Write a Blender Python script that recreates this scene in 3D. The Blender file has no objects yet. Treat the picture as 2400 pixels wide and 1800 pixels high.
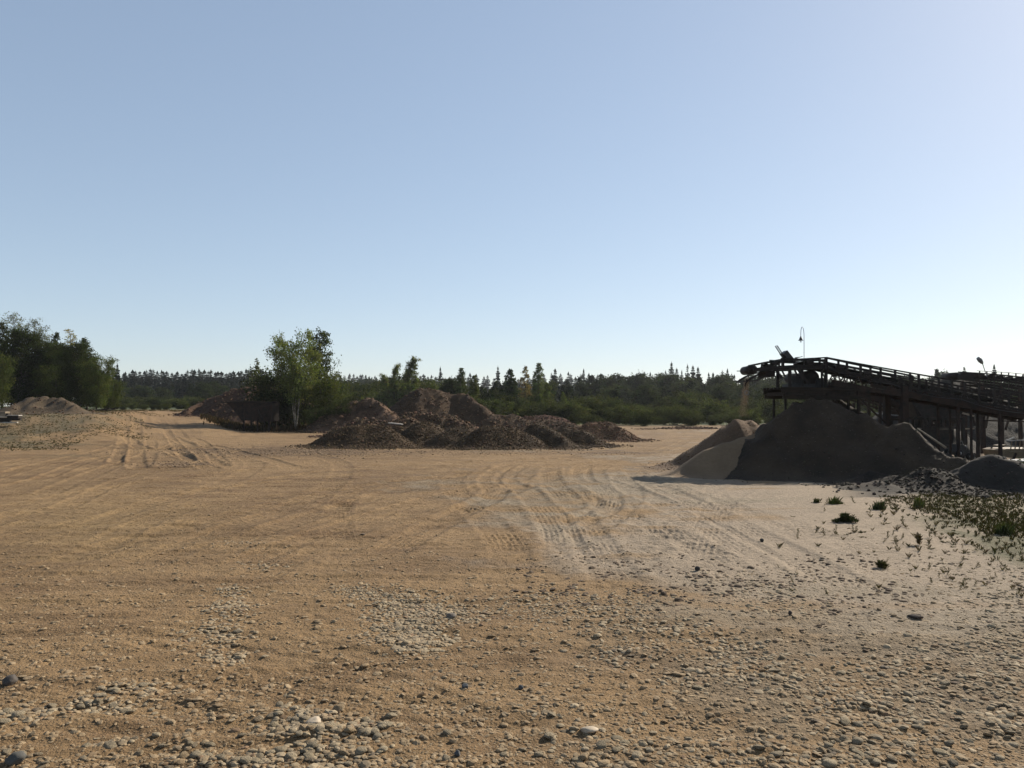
import bpy, math, random
import numpy as np
from mathutils import Vector, Matrix, Euler

# ------------------------------------------------------------------ camera, sky, sun, exposure
scene = bpy.context.scene
COL = scene.collection
W0, H0, F, ZC = 2400.0, 1800.0, 1867.0, 1.65
PITCH = math.atan(50 / F)
cam_d = bpy.data.cameras.new('camera'); cam = bpy.data.objects.new('camera', cam_d); COL.objects.link(cam)
cam_d.sensor_width = 36; cam_d.lens = 36 * F / W0; cam_d.clip_start = .1; cam_d.clip_end = 6000
cam.location = (0, 0, ZC); cam.rotation_euler = (math.pi / 2 + PITCH, 0, 0)
scene.camera = cam

SUN_AZ, SUN_EL = math.radians(50), math.radians(31)      # azimuth to the right of +Y
world = bpy.data.worlds.new('World'); scene.world = world; world.use_nodes = True
nt = world.node_tree; nt.nodes.clear()
sky = nt.nodes.new('ShaderNodeTexSky'); sky.sky_type = 'NISHITA'; sky.sun_disc = False
sky.sun_elevation = SUN_EL; sky.sun_rotation = SUN_AZ
sky.altitude = 100; sky.air_density = 0.85; sky.dust_density = 0.4; sky.ozone_density = 3.0
bg = nt.nodes.new('ShaderNodeBackground'); bg.inputs[1].default_value = .15
wo = nt.nodes.new('ShaderNodeOutputWorld')
gam = nt.nodes.new('ShaderNodeGamma'); gam.inputs[1].default_value = .55
tint = nt.nodes.new('ShaderNodeVectorMath'); tint.operation = 'MULTIPLY'; tint.inputs[1].default_value = (.99, .993, 1.0)
nt.links.new(sky.outputs[0], gam.inputs[0]); nt.links.new(gam.outputs[0], tint.inputs[0]); nt.links.new(tint.outputs[0], bg.inputs[0]); nt.links.new(bg.outputs[0], wo.inputs[0])

sun_d = bpy.data.lights.new('sun', 'SUN'); sun = bpy.data.objects.new('sun', sun_d); COL.objects.link(sun)
sun_d.energy = 4.5; sun_d.angle = math.radians(.53); sun_d.color = (1, .92, .79)
sdir = Vector((math.cos(SUN_EL) * math.sin(SUN_AZ), math.cos(SUN_EL) * math.cos(SUN_AZ), math.sin(SUN_EL)))
sun.rotation_euler = sdir.to_track_quat('Z', 'Y').to_euler()
scene.view_settings.view_transform = 'Standard'; scene.view_settings.look = 'None'
scene.view_settings.exposure = 0.98; scene.view_settings.gamma = 1
scene.cycles.max_bounces = 5; scene.cycles.diffuse_bounces = 2; scene.cycles.transparent_max_bounces = 8

# ------------------------------------------------------------------ projection helpers (a place in the world from where it is seen)
def ray(px, py):
    x = (px - 1200) / F; y = (900 - py) / F
    return Vector((x, math.cos(PITCH) - y * math.sin(PITCH), math.sin(PITCH) + y * math.cos(PITCH)))
def at(px, py, Y):
    d = ray(px, py); s = Y / d.y
    return Vector((d.x * s, Y, ZC + d.z * s))
def sm(t): t = np.clip(t, 0, 1); return t * t * (3 - 2 * t)

def _h(xi, yi, seed):
    h = (xi * 374761393 + yi * 668265263 + seed * 1442695041) & 0xffffffff
    h = ((h ^ (h >> 13)) * 1274126177) & 0xffffffff
    return ((h ^ (h >> 16)) & 0xffff) / 65535.0
def vn(x, y, seed=0):
    x = np.asarray(x, float); y = np.asarray(y, float)
    xf = np.floor(x); yf = np.floor(y); xi = xf.astype(np.int64); yi = yf.astype(np.int64)
    u = x - xf; v = y - yf; u = u * u * (3 - 2 * u); v = v * v * (3 - 2 * v)
    a = _h(xi, yi, seed); b = _h(xi + 1, yi, seed); c = _h(xi, yi + 1, seed); d = _h(xi + 1, yi + 1, seed)
    return (a + (b - a) * u) * (1 - v) + (c + (d - c) * u) * v - .5
def fbm(x, y, seed=0, o=4, g=.5):
    s = 0; a = 1.0; f = 1.0
    for k in range(o):
        s = s + a * vn(np.asarray(x) * f + k * 17.3, np.asarray(y) * f - k * 9.1, seed + k); a *= g; f *= 2.03
    return s

def terrain(x, y):                                   # large forms only
    x = np.asarray(x, float); y = np.asarray(y, float)
    yy = np.maximum(y, 1); u = x / yy
    L = 15 + 32 * sm((u + .53) / .13)
    m = 1 - sm((u + .40) / .08)
    z = 1.2 * sm((y - 30) / L) * m
    z = z + .03 * fbm(x * .35, y * .35, 5, 3) * sm((y - 2) / 8)
    return z
def TZ(x, y): return float(terrain(np.array([x]), np.array([y]))[0])
def ground(px, py):
    d = ray(px, py); z = 0
    for _ in range(6):
        s = (ZC - z) / -d.z if d.z < -1e-4 else 400
        s = min(s, 400); z = TZ(d.x * s, d.y * s)
    return Vector((d.x * s, d.y * s, z))

# ------------------------------------------------------------------ object helpers
def tag(o, label=None, cat=None, group=None, kind=None):
    if label: o['label'] = label
    if cat: o['category'] = cat
    if group: o['group'] = group
    if kind: o['kind'] = kind
    return o
def mesh_np(name, V, faces, mat, cols=None, smooth=False, parent=None, mats=None, midx=None):
    """faces: list of int arrays (n,k)"""
    me = bpy.data.meshes.new(name); V = np.asarray(V, np.float32)
    me.vertices.add(len(V)); me.vertices.foreach_set('co', V.ravel())
    faces = [np.asarray(f) for f in faces if len(f)]
    li = np.concatenate([f.ravel() for f in faces]).astype(np.int32)
    tot = np.concatenate([np.full(len(f), f.shape[1]) for f in faces]).astype(np.int32)
    st = np.concatenate([[0], np.cumsum(tot)[:-1]]).astype(np.int32)
    me.loops.add(len(li)); me.loops.foreach_set('vertex_index', li)
    me.polygons.add(len(tot)); me.polygons.foreach_set('loop_start', st); me.polygons.foreach_set('loop_total', tot)
    me.polygons.foreach_set('use_smooth', np.full(len(tot), smooth))
    if cols is not None:
        a = me.color_attributes.new('col', 'FLOAT_COLOR', 'POINT')
        c = np.ones((len(V), 4), np.float32); c[:, :cols.shape[1]] = cols; a.data.foreach_set('color', c.ravel())
    for m in (mats or [mat]): me.materials.append(m)
    me.update(calc_edges=True)
    if midx is not None: me.polygons.foreach_set('material_index', np.asarray(midx, np.int32))
    o = bpy.data.objects.new(name, me); COL.objects.link(o)
    if parent: o.parent = parent
    return o
def empty(name, loc=(0, 0, 0), rz=0):
    o = bpy.data.objects.new(name, None); COL.objects.link(o); o.location = loc; o.rotation_euler = (0, 0, rz)
    o.empty_display_size = .2
    return o
def copy_tree(o, parent=None):
    c = o.copy(); COL.objects.link(c)
    if parent: c.parent = parent
    for ch in list(o.children): copy_tree(ch, c)
    return c

class MB:                                            # collects members into one mesh
    def __init__(s): s.v = []; s.f = []; s.m = []; s.n = 0
    def add(s, V, Fs, mi=0):
        b = s.n; s.v += [tuple(p) for p in V]; s.n += len(V)
        for f in Fs: s.f.append(tuple(i + b for i in f)); s.m.append(mi)
    def box(s, c, sx, sy, sz, rot=None, mi=0):
        R = rot.to_matrix() if rot is not None else Matrix.Identity(3); c = Vector(c)
        V = [c + R @ Vector((sx / 2 * a, sy / 2 * b, sz / 2 * d)) for a in (-1, 1) for b in (-1, 1) for d in (-1, 1)]
        s.add(V, [(0, 1, 3, 2), (4, 6, 7, 5), (0, 4, 5, 1), (2, 3, 7, 6), (0, 2, 6, 4), (1, 5, 7, 3)], mi); return s
    def bar(s, p, q, w, h=None, mi=0):               # rectangular bar; h is the vertical-ish size
        p = Vector(p); q = Vector(q); h = h or w; d = (q - p)
        if d.length < 1e-6: return s
        d.normalize(); up = Vector((0, 0, 1)) if abs(d.z) < .95 else Vector((1, 0, 0))
        a = d.cross(up).normalized(); b = a.cross(d).normalized()
        V = [e + a * (w / 2 * i) + b * (h / 2 * j) for e in (p, q) for i, j in ((-1, -1), (1, -1), (1, 1), (-1, 1))]
        s.add(V, [(0, 3, 2, 1), (4, 5, 6, 7), (0, 1, 5, 4), (1, 2, 6, 5), (2, 3, 7, 6), (3, 0, 4, 7)], mi); return s
    def tube(s, pts, r, n=8, mi=0, cap=True):
        pts = [Vector(p) for p in pts]; rr = r if isinstance(r, (list, tuple)) else [r] * len(pts); V = []; Fs = []
        ref = None
        for i, p in enumerate(pts):
            d = (pts[min(i + 1, len(pts) - 1)] - pts[max(i - 1, 0)]).normalized()
            if ref is None: ref = Vector((0, 0, 1)) if abs(d.z) < .9 else Vector((1, 0, 0))
            a = d.cross(ref); a = a.normalized() if a.length > 1e-4 else d.orthogonal().normalized()
            b = d.cross(a).normalized(); ref = -b if False else ref
            for k in range(n):
                t = 2 * math.pi * k / n; V.append(p + (a * math.cos(t) + b * math.sin(t)) * rr[i])
        for i in range(len(pts) - 1):
            for k in range(n):
                k2 = (k + 1) % n; Fs.append((i * n + k, i * n + k2, (i + 1) * n + k2, (i + 1) * n + k))
        if cap: Fs.append(tuple(range(n - 1, -1, -1))); Fs.append(tuple((len(pts) - 1) * n + k for k in range(n)))
        s.add(V, Fs, mi); return s
    def lathe(s, c, prof, n=16, mi=0, rot=None):     # profile [(r,z)], axis z
        c = Vector(c); R = rot.to_matrix() if rot is not None else Matrix.Identity(3); V = []; Fs = []
        for r, z in prof:
            for k in range(n):
                t = 2 * math.pi * k / n; V.append(c + R @ Vector((r * math.cos(t), r * math.sin(t), z)))
        for i in range(len(prof) - 1):
            for k in range(n): k2 = (k + 1) % n; Fs.append((i * n + k, i * n + k2, (i + 1) * n + k2, (i + 1) * n + k))
        Fs.append(tuple(range(n - 1, -1, -1))); Fs.append(tuple((len(prof) - 1) * n + k for k in range(n)))
        s.add(V, Fs, mi); return s
    def prism(s, poly, y0, y1, mi=0):                # polygon in x,z extruded along y
        n = len(poly); V = [(x, y0, z) for x, z in poly] + [(x, y1, z) for x, z in poly]
        Fs = [tuple(range(n)), tuple(range(2 * n - 1, n - 1, -1))] + [(i, i + n, (i + 1) % n + n, (i + 1) % n) for i in range(n)]
        s.add(V, Fs, mi); return s
    def build(s, name, mats, parent=None, smooth=False):
        me = bpy.data.meshes.new(name); me.from_pydata([tuple(v) for v in s.v], [], s.f)
        for m in (mats if isinstance(mats, list) else [mats]): me.materials.append(m)
        me.polygons.foreach_set('material_index', s.m)
        if smooth: me.polygons.foreach_set('use_smooth', [len(f) == 4 for f in s.f])
        me.update(); o = bpy.data.objects.new(name, me); COL.objects.link(o)
        if parent:
            o.parent = parent
            o.matrix_parent_inverse = Matrix.Translation(parent.location).inverted()
        return o

# ------------------------------------------------------------------ materials
def mat_new(name):
    m = bpy.data.materials.new(name); m.use_nodes = True; n = m.node_tree; n.nodes.clear()
    out = n.nodes.new('ShaderNodeOutputMaterial'); p = n.nodes.new('ShaderNodeBsdfPrincipled')
    n.links.new(p.outputs[0], out.inputs[0]); return m, n, p, out
def N(n, t, **kw):
    a = n.nodes.new(t)
    for k, v in kw.items(): setattr(a, k, v)
    return a
def mat_attr(name, rough=.95, nscale=(6, 45, 260), namp=(.18, .22, .2), bump=((40, .02), (220, .006)), spec=.2, objrand=0.0):
    """colour from the 'col' attribute, broken up by noise in world space, plus fine bump"""
    m, n, p, out = mat_new(name); L = n.links.new
    at_ = N(n, 'ShaderNodeAttribute', attribute_name='col'); geo = N(n, 'ShaderNodeNewGeometry')
    tc = N(n, 'ShaderNodeTexCoord')
    src = geo.outputs['Position'] if objrand == 0 else tc.outputs['Object']
    val = None
    for sc, am in zip(nscale, namp):
        t = N(n, 'ShaderNodeTexNoise'); t.inputs['Scale'].default_value = sc; t.inputs['Detail'].default_value = 3
        L(src, t.inputs['Vector'])
        r = N(n, 'ShaderNodeMapRange'); r.inputs[1].default_value = .28; r.inputs[2].default_value = .72
        r.inputs[3].default_value = 1 - am; r.inputs[4].default_value = 1 + am; L(t.outputs[0], r.inputs[0])
        if val is None: val = r.outputs[0]
        else:
            mu = N(n, 'ShaderNodeMath', operation='MULTIPLY'); L(val, mu.inputs[0]); L(r.outputs[0], mu.inputs[1]); val = mu.outputs[0]
    if objrand:
        oi = N(n, 'ShaderNodeObjectInfo'); r = N(n, 'ShaderNodeMapRange'); r.inputs[3].default_value = 1 - objrand; r.inputs[4].default_value = 1 + objrand
        L(oi.outputs['Random'], r.inputs[0]); mu = N(n, 'ShaderNodeMath', operation='MULTIPLY'); L(val, mu.inputs[0]); L(r.outputs[0], mu.inputs[1]); val = mu.outputs[0]
    vm = N(n, 'ShaderNodeVectorMath', operation='SCALE'); L(at_.outputs['Color'], vm.inputs[0]); L(val, vm.inputs['Scale'])
    L(vm.outputs[0], p.inputs['Base Color']); p.inputs['Roughness'].default_value = rough
    p.inputs['Specular IOR Level'].default_value = spec
    prev = None
    for sc, dist in bump:
        t = N(n, 'ShaderNodeTexNoise'); t.inputs['Scale'].default_value = sc; t.inputs['Detail'].default_value = 4; L(src, t.inputs['Vector'])
        b = N(n, 'ShaderNodeBump'); b.inputs['Distance'].default_value = dist; b.inputs['Strength'].default_value = 1; L(t.outputs[0], b.inputs['Height'])
        if prev: L(prev, b.inputs['Normal'])
        prev = b.outputs[0]
    if prev: L(prev, p.inputs['Normal'])
    return m
def mat_flat(name, c1, c2, scale=8, rough=.7, metal=0., bump=.004, spec=.3, stretch=(1, 1, 1)):
    m, n, p, out = mat_new(name); L = n.links.new
    tc = N(n, 'ShaderNodeTexCoord'); mp = N(n, 'ShaderNodeMapping'); mp.inputs['Scale'].default_value = stretch; L(tc.outputs['Object'], mp.inputs[0])
    t = N(n, 'ShaderNodeTexNoise'); t.inputs['Scale'].default_value = scale; t.inputs['Detail'].default_value = 8; t.inputs['Roughness'].default_value = .65; L(mp.outputs[0], t.inputs['Vector'])
    cr = N(n, 'ShaderNodeValToRGB'); cr.color_ramp.elements[0].position = .35; cr.color_ramp.elements[1].position = .65
    cr.color_ramp.elements[0].color = (*c1, 1); cr.color_ramp.elements[1].color = (*c2, 1)
    L(t.outputs[0], cr.inputs[0]); L(cr.outputs[0], p.inputs['Base Color'])
    p.inputs['Roughness'].default_value = rough; p.inputs['Metallic'].default_value = metal; p.inputs['Specular IOR Level'].default_value = spec
    if bump:
        t2 = N(n, 'ShaderNodeTexNoise'); t2.inputs['Scale'].default_value = scale * 6; L(mp.outputs[0], t2.inputs['Vector'])
        b = N(n, 'ShaderNodeBump'); b.inputs['Distance'].default_value = bump; L(t2.outputs[0], b.inputs['Height']); L(b.outputs[0], p.inputs['Normal'])
    return m
def mat_leaf(name, transl=.35, objrand=.25, tint=(1, 1, 1)):
    m, n, p, out = mat_new(name); L = n.links.new
    at_ = N(n, 'ShaderNodeAttribute', attribute_name='col'); oi = N(n, 'ShaderNodeObjectInfo')
    r = N(n, 'ShaderNodeMapRange'); r.inputs[3].default_value = 1 - objrand; r.inputs[4].default_value = 1 + objrand; L(oi.outputs['Random'], r.inputs[0])
    vm = N(n, 'ShaderNodeVectorMath', operation='SCALE'); L(at_.outputs['Color'], vm.inputs[0]); L(r.outputs[0], vm.inputs['Scale'])
    vt = N(n, 'ShaderNodeVectorMath', operation='MULTIPLY'); vt.inputs[1].default_value = tint; L(vm.outputs[0], vt.inputs[0])
    L(vt.outputs[0], p.inputs['Base Color']); p.inputs['Roughness'].default_value = .85; p.inputs['Specular IOR Level'].default_value = .08
    tr = N(n, 'ShaderNodeBsdfTranslucent')
    v2 = N(n, 'ShaderNodeVectorMath', operation='MULTIPLY'); v2.inputs[1].default_value = (1.25, 1.35, .6); L(vt.outputs[0], v2.inputs[0]); L(v2.outputs[0], tr.inputs[0])
    mx = N(n, 'ShaderNodeMixShader'); mx.inputs[0].default_value = transl; L(p.outputs[0], mx.inputs[1]); L(tr.outputs[0], mx.inputs[2]); L(mx.outputs[0], out.inputs[0])
    return m

M_ground = mat_attr('dirt', nscale=(1.3, 11, 90), namp=(.08, .13, .2), bump=((14, .03), (60, .018), (260, .004)))
M_pile = mat_attr('heap_earth', nscale=(3, 16, 80), namp=(.15, .2, .25), bump=((18, .05), (80, .015)))
M_sand = mat_attr('heap_sand', nscale=(2, 14, 120), namp=(.08, .1, .14), bump=((9, .02), (60, .008), (300, .003)))
M_stone = mat_attr('stone', nscale=(20, 90, 300), namp=(.15, .15, .12), bump=((60, .004),), spec=.3)
M_stone1 = mat_attr('single_stone', nscale=(2, 7, 25), namp=(.12, .15, .12), bump=((4, .012), (14, .005)), spec=.3, objrand=.18)
M_leaf = mat_leaf('leaf'); M_needle = mat_leaf('needles', .1, .2); M_grass = mat_leaf('grass_blade', .15, .25)
M_bark = mat_flat('dark_bark', (.03, .024, .018), (.09, .075, .06), 9, .9, bump=.02, stretch=(1, 1, .3))
M_birch = mat_flat('birch_bark', (.06, .052, .045), (.34, .32, .28), 2.2, .8, stretch=(1, 1, 3))
M_steel = mat_flat('dark_rusty_steel', (.007, .006, .005), (.022, .015, .011), 7, .75, .0)
M_rust = mat_flat('rusty_steel', (.011, .0075, .0055), (.034, .018, .011), 6, .85, .0)
M_grey = mat_flat('grey_galvanised', (.14, .14, .14), (.25, .25, .25), 12, .5, .4)
M_rubber = mat_flat('belt_rubber', (.010, .010, .010), (.022, .02, .018), 9, .8)
M_wood = mat_flat('weathered_timber', (.12, .09, .06), (.26, .21, .15), 5, .9, stretch=(.3, 3, 3))
M_darkwood = mat_flat('dark_timber', (.011, .008, .006), (.032, .023, .016), 4, .9, stretch=(.3, 3, 3))
M_conc = mat_flat('pale_concrete', (.30, .27, .23), (.45, .41, .36), 7, .9)
M_beige = mat_flat('beige_paint', (.10, .07, .038), (.19, .135, .075), 5, .6)
M_black = mat_flat('black_paint', (.006, .006, .006), (.014, .013, .012), 8, .55, spec=.5)
M_glass = mat_flat('dull_glass', (.20, .20, .19), (.3, .3, .28), 12, .2, spec=.5)

# ------------------------------------------------------------------ ground
rng = np.random.default_rng(7); random.seed(7)
TAN = np.array((.190, .121, .059)); TAN2 = np.array((.122, .074, .036)); PALE = np.array((.228, .176, .123)); GREYS = np.array((.165, .132, .088))
GRN = np.array((.115, .10, .05)); DKG = np.array((.06, .07, .03)); BRN = np.array((.085, .053, .030)); YEL = np.array((.195, .130, .060))

def gpx(x, y):                                       # ground point -> where it lies in view, only to look up painted-by-nature colour patches
    return 1200 + F * x / np.maximum(y, .5), 950 + F * ZC / np.maximum(y, .5)

TRACKS = []
def track(pts, gauge=None, w=.34, dep=.02, tread=.012, lug=.16, ang=.5):
    P = [ground(*p) for p in pts]
    # smooth with Catmull-Rom
    Q = []
    for i in range(len(P) - 1):
        p0 = P[max(i - 1, 0)]; p1 = P[i]; p2 = P[i + 1]; p3 = P[min(i + 2, len(P) - 1)]
        for k in range(8):
            t = k / 8; Q.append(.5 * ((2 * p1) + (p2 - p0) * t + (2 * p0 - 5 * p1 + 4 * p2 - p3) * t * t + (3 * p1 - p0 - 3 * p2 + p3) * t ** 3))
    Q.append(P[-1]); Q = np.array([(q.x, q.y) for q in Q])
    offs = (0,) if gauge is None else (-gauge / 2, gauge / 2)
    for o in offs:
        d = np.gradient(Q, axis=0); d /= np.linalg.norm(d, axis=1)[:, None] + 1e-9
        TRACKS.append((Q + np.stack([-d[:, 1], d[:, 0]], 1) * o, w, dep * (.42 if 1150 < pts[len(pts) // 2][0] < 1700 else .6), tread * (.22 + .2 * ((len(TRACKS) // 2) % 3)), lug, ang))
# long sweeping wheel tracks over the yard, towards the road on the left
track([(-60, 1210), (250, 1110), (560, 1060), (760, 1075)], 2.0, .4, .02, .006, .2)
track([(-40, 1130), (150, 1075), (330, 1020), (360, 985), (340, 966)], 2.0, .4, .03, .006, .2)
track([(-60, 1170), (200, 1085), (400, 1030), (420, 990), (360, 966)], 2.0, .5, .03, .006, .2)
track([(600, 1100), (450, 1050), (390, 1010), (330, 970)], 2.0, .5, .04, .006, .2)
track([(-40, 1300), (300, 1190), (700, 1140), (1100, 1100), (1400, 1075), (1560, 1062)], 2.1, .45, .02, .006, .22)
track([(300, 1330), (700, 1210), (1050, 1130), (1300, 1090), (1500, 1050), (1560, 1030)], 2.1, .45, .03, .008, .22)
track([(-40, 1250), (350, 1150), (800, 1090), (1150, 1075), (1500, 1060)], 2.1, .45, .02, .006, .22)
track([(600, 1330), (950, 1190), (1180, 1120), (1380, 1085), (1560, 1070)], 2.1, .5, .03, .01, .22)
# turning loops at the middle right
track([(1120, 1230), (1260, 1190), (1290, 1150), (1255, 1120), (1300, 1085), (1450, 1065)], 2.1, .5, .035, .012, .24)
track([(1560, 1320), (1480, 1230), (1360, 1150), (1290, 1120), (1330, 1090), (1500, 1070)], 2.1, .5, .035, .012, .24)
track([(1750, 1400), (1580, 1260), (1480, 1180), (1400, 1125), (1380, 1095)], 2.1, .5, .03, .014, .24)
track([(1900, 1330), (1650, 1220), (1500, 1165), (1430, 1130)], 2.1, .5, .015, .014, .24)
track([(1380, 1330), (1470, 1240), (1540, 1175), (1640, 1130)], 2.1, .5, .02, .015, .24)
track([(1330, 1260), (1500, 1190), (1700, 1150), (1850, 1150)], 2.1, .5, .015, .015, .24)
track([(1250, 1300), (1450, 1210), (1620, 1180), (1900, 1175)], None, .5, .015, .015, .24)
track([(1000, 1400), (1300, 1330), (1550, 1270), (1850, 1250)], 2.1, .45, .008, .012, .24)
track([(1500, 1500), (1700, 1370), (1850, 1300), (2000, 1270)], 2.1, .45, .012, .014, .24)
track([(1150, 1180), (1300, 1250), (1420, 1350)], None, .5, .02, .014, .24)
track([(200, 1400), (600, 1250), (1000, 1150), (1300, 1100), (1450, 1080)], 2.3, .5, .015, .006, .2)
track([(-50, 1360), (300, 1250), (620, 1150), (700, 1090), (640, 1065)], 2.3, .5, .015, .006, .2)
track([(900, 1330), (1150, 1250), (1330, 1160), (1350, 1110), (1480, 1085)], 2.3, .5, .025, .01, .22)
track([(1480, 1420), (1420, 1290), (1290, 1200), (1180, 1130), (1200, 1090)], 2.2, .45, .02, .012, .22)
track([(1700, 1260), (1600, 1200), (1560, 1150), (1600, 1125)], 1.8, .4, .015, .012, .2)
# near grooves, lower left and bottom
track([(-60, 1500), (250, 1545), (600, 1590), (1000, 1700)], 1.2, .35, .012, .004, .1)
track([(-60, 1580), (300, 1610), (700, 1570), (1100, 1540)], None, .35, .008, .004, .1)
track([(100, 1470), (500, 1520), (900, 1600), (1300, 1800)], None, .3, .014, .006, .08)
track([(600, 1500), (900, 1560), (1250, 1600), (1700, 1720)], 1.3, .35, .012, .005, .1)
track([(-60, 1700), (300, 1690), (800, 1660), (1200, 1640)], 1.1, .35, .014, .005, .1)
track([(900, 1400), (1100, 1540), (1500, 1610), (2100, 1620)], None, .35, .008, .005, .1)
track([(800, 1280), (790, 1200), (830, 1150)], None, .4, .012, .016, .14)
track([(1500, 1800), (1750, 1650), (2100, 1560), (2500, 1540)], 1.3, .35, .01, .006, .12)

def detail(x, y):                                    # small forms: clods, crusts, wheel tracks
    r = np.hypot(x, y); near = 1 - sm((r - 60) / 60)
    rip = vn(x * 1.1 + 3, y * 6.5 + 2 * fbm(x * .4, y * .4, 70, 2), 71) + .5 * vn(x * 2.6, y * 13, 72)
    z = .014 * fbm(x * 2.2, y * 2.2, 11, 3) + .016 * np.abs(fbm(x * 5, y * 8, 21, 3)) + .004 * fbm(x * 16, y * 26, 31, 3) + .026 * rip
    px, py = gpx(x, y)
    smooth = sm((px - 1500) / 250) * (1 - sm((py - 1400) / 80)) * sm((py - 1120) / 20)
    z = z * (1 - .72 * smooth)
    rough = (1 - sm((px - 330) / 120)) * sm((y - 26) / 6) * (1 - sm((y - 60) / 20))
    z = z + rough * .10 * fbm(x * .9, y * .9, 44, 4)
    for Q, w, dep, tr, lug, ang in TRACKS:
        lo = Q.min(0) - 1; hi = Q.max(0) + 1
        idx = np.nonzero((x > lo[0]) & (x < hi[0]) & (y > lo[1]) & (y < hi[1]))[0]
        if not len(idx): continue
        X = x[idx]; Y = y[idx]; best = np.full(len(idx), 9.); sd = np.zeros(len(idx)); ss = np.zeros(len(idx)); acc = 0
        for i in range(len(Q) - 1):
            a = Q[i]; d = Q[i + 1] - a; l = np.hypot(*d)
            if l < 1e-5: continue
            t = np.clip(((X - a[0]) * d[0] + (Y - a[1]) * d[1]) / l / l, 0, 1)
            ex = X - a[0] - t * d[0]; ey = Y - a[1] - t * d[1]; dd = np.hypot(ex, ey)
            k = dd < best; best[k] = dd[k]; sd[k] = ((d[0] * ey - d[1] * ex) / l)[k]; ss[k] = acc + (t * l)[k]; acc += l
        q = best / (w / 2)
        fade = sm(ss / 1.2) * sm((acc - ss) / 1.2) * (.55 + .9 * np.clip(vn(ss * .5, ss * 0 + acc, 9) + .5, 0, 1))
        prof = -dep * (1 - sm((q - .75) / .4)) + dep * .7 * np.exp(-((q - 1.25) / .28) ** 2)
        lugs = tr * (np.abs(((ss + ang * np.abs(sd)) / lug) % 1 - .5) * 2 > .5) * (q < .95) + (q < 1) * .25 * dep * np.sin(sd * 90)
        lugs = lugs * np.clip(vn(X * 1.7, Y * 1.7, 66) * 2.2 + .6, 0, 1.3)
        z[idx] += (prof + lugs) * fade
    return z * near

nth_d = 1150; tmax = math.radians(45)
th = np.concatenate([np.linspace(-math.pi, -tmax, 70)[:-1], np.linspace(-tmax, tmax, nth_d), np.linspace(tmax, math.pi, 70)[1:]])
rr = np.concatenate([[.25, .5, .9, 1.4, 1.9, 2.3, 2.6], 2.9 * np.exp(np.arange(0, math.log(42 / 2.9), .0031)), 42 * np.exp(np.arange(.004, math.log(560 / 42), .03))])
TH, RR = np.meshgrid(th, rr); gx = (RR * np.sin(TH)).ravel(); gy = (RR * np.cos(TH)).ravel()
fine = (gy > 0) & (np.abs(TH.ravel()) < tmax + .02)
gz = terrain(gx, gy); gd = np.zeros_like(gz); gd[fine] = detail(gx[fine], gy[fine]); gz = gz + gd

def ground_colour(x, y):
    px, py = gpx(x, y); r = np.hypot(x, y); n = len(x)
    n1 = fbm(x * .35, y * .35, 51, 4); n2 = fbm(x * 1.6, y * 2.4, 61, 5); st = vn(x * .5, y * 3.2, 81) + .5 * vn(x * 1.4, y * 7, 82)
    c = TAN + (TAN2 - TAN) * np.clip(.45 + .8 * n1 + .8 * n2 + .7 * st, 0, 1)[:, None]
    def mix(c, t, m): return c + (t - c) * np.clip(m, 0, 1)[:, None]
    # golden crust on the left
    c = mix(c, YEL, .6 * np.clip(1 - np.hypot((px - 230) / 420, (py - 1230) / 130), 0, 1) + .2 * n1)
    # pale washed sand spreading from the heap
    e = np.hypot((px - 2050) / 830, (py - 1260) / 215)
    pale = sm((1.15 - e + .5 * n1 + .45 * n2 + .25 * st) / .55) * (y > 1)
    c = mix(c, PALE, pale)
    e2 = np.hypot((px - 1350) / 330, (py - 1160) / 85); c = mix(c, GREYS, .6 * sm((1.05 - e2 + 1.1 * n2 + .9 * n1 + .5 * st) / 1.1))
    c = mix(c, GREYS, .5 * sm((py - 1330) / 60) * sm((px - 1200) / 500) * (1 - sm((py - 1750) / 200)) * np.clip(.6 + 2 * n2, 0, 1))
    # brown gravelly smear left of the heaps
    for cx, cy, a, b in ((680, 1058, 240, 11), (430, 1087, 60, 6), (1450, 1060, 120, 5), (1560, 1098, 60, 8)):
        c = mix(c, BRN, .75 * sm((1.1 - np.hypot((px - cx) / a, (py - cy) / b) + 1.2 * n2) / .6))
    # weedy ground on the left
    g = (1 - sm((px - 170 - 260 * n1 + (py - 990) * 1.5) / 170)) * sm((y - 27 + 5 * n1) / 5)
    c = mix(c, np.array((.098, .076, .040)), g * np.clip(.75 + 1.0 * n2, 0, 1))
    # vegetation beyond the yard
    far = sm((y - 64 + 6 * n1) / 5) * sm((px - 860) / 60) + sm((y - 82 + 6 * n1) / 6)
    c = mix(c, DKG, far)
    # weeds at the foot of the big heap
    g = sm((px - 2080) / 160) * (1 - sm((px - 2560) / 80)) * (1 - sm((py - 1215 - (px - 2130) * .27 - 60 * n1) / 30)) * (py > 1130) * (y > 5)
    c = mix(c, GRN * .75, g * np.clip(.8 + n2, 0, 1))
    # ground colour darker along the foot of the big heap
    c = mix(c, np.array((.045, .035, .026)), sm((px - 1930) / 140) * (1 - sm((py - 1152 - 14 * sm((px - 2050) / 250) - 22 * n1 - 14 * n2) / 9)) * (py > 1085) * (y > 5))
    return np.clip(c, 0, 1)
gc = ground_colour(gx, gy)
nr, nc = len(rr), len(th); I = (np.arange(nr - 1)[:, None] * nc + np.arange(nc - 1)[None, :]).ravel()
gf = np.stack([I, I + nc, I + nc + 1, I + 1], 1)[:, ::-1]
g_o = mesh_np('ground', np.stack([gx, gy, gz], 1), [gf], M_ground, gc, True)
tag(g_o, kind='structure')
# GRID lookup for standing things exactly on the detailed ground
def gheight(x, y):
    x = np.atleast_1d(np.asarray(x, float)); y = np.atleast_1d(np.asarray(y, float))
    return terrain(x, y) + detail(x.copy(), y.copy())

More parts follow.
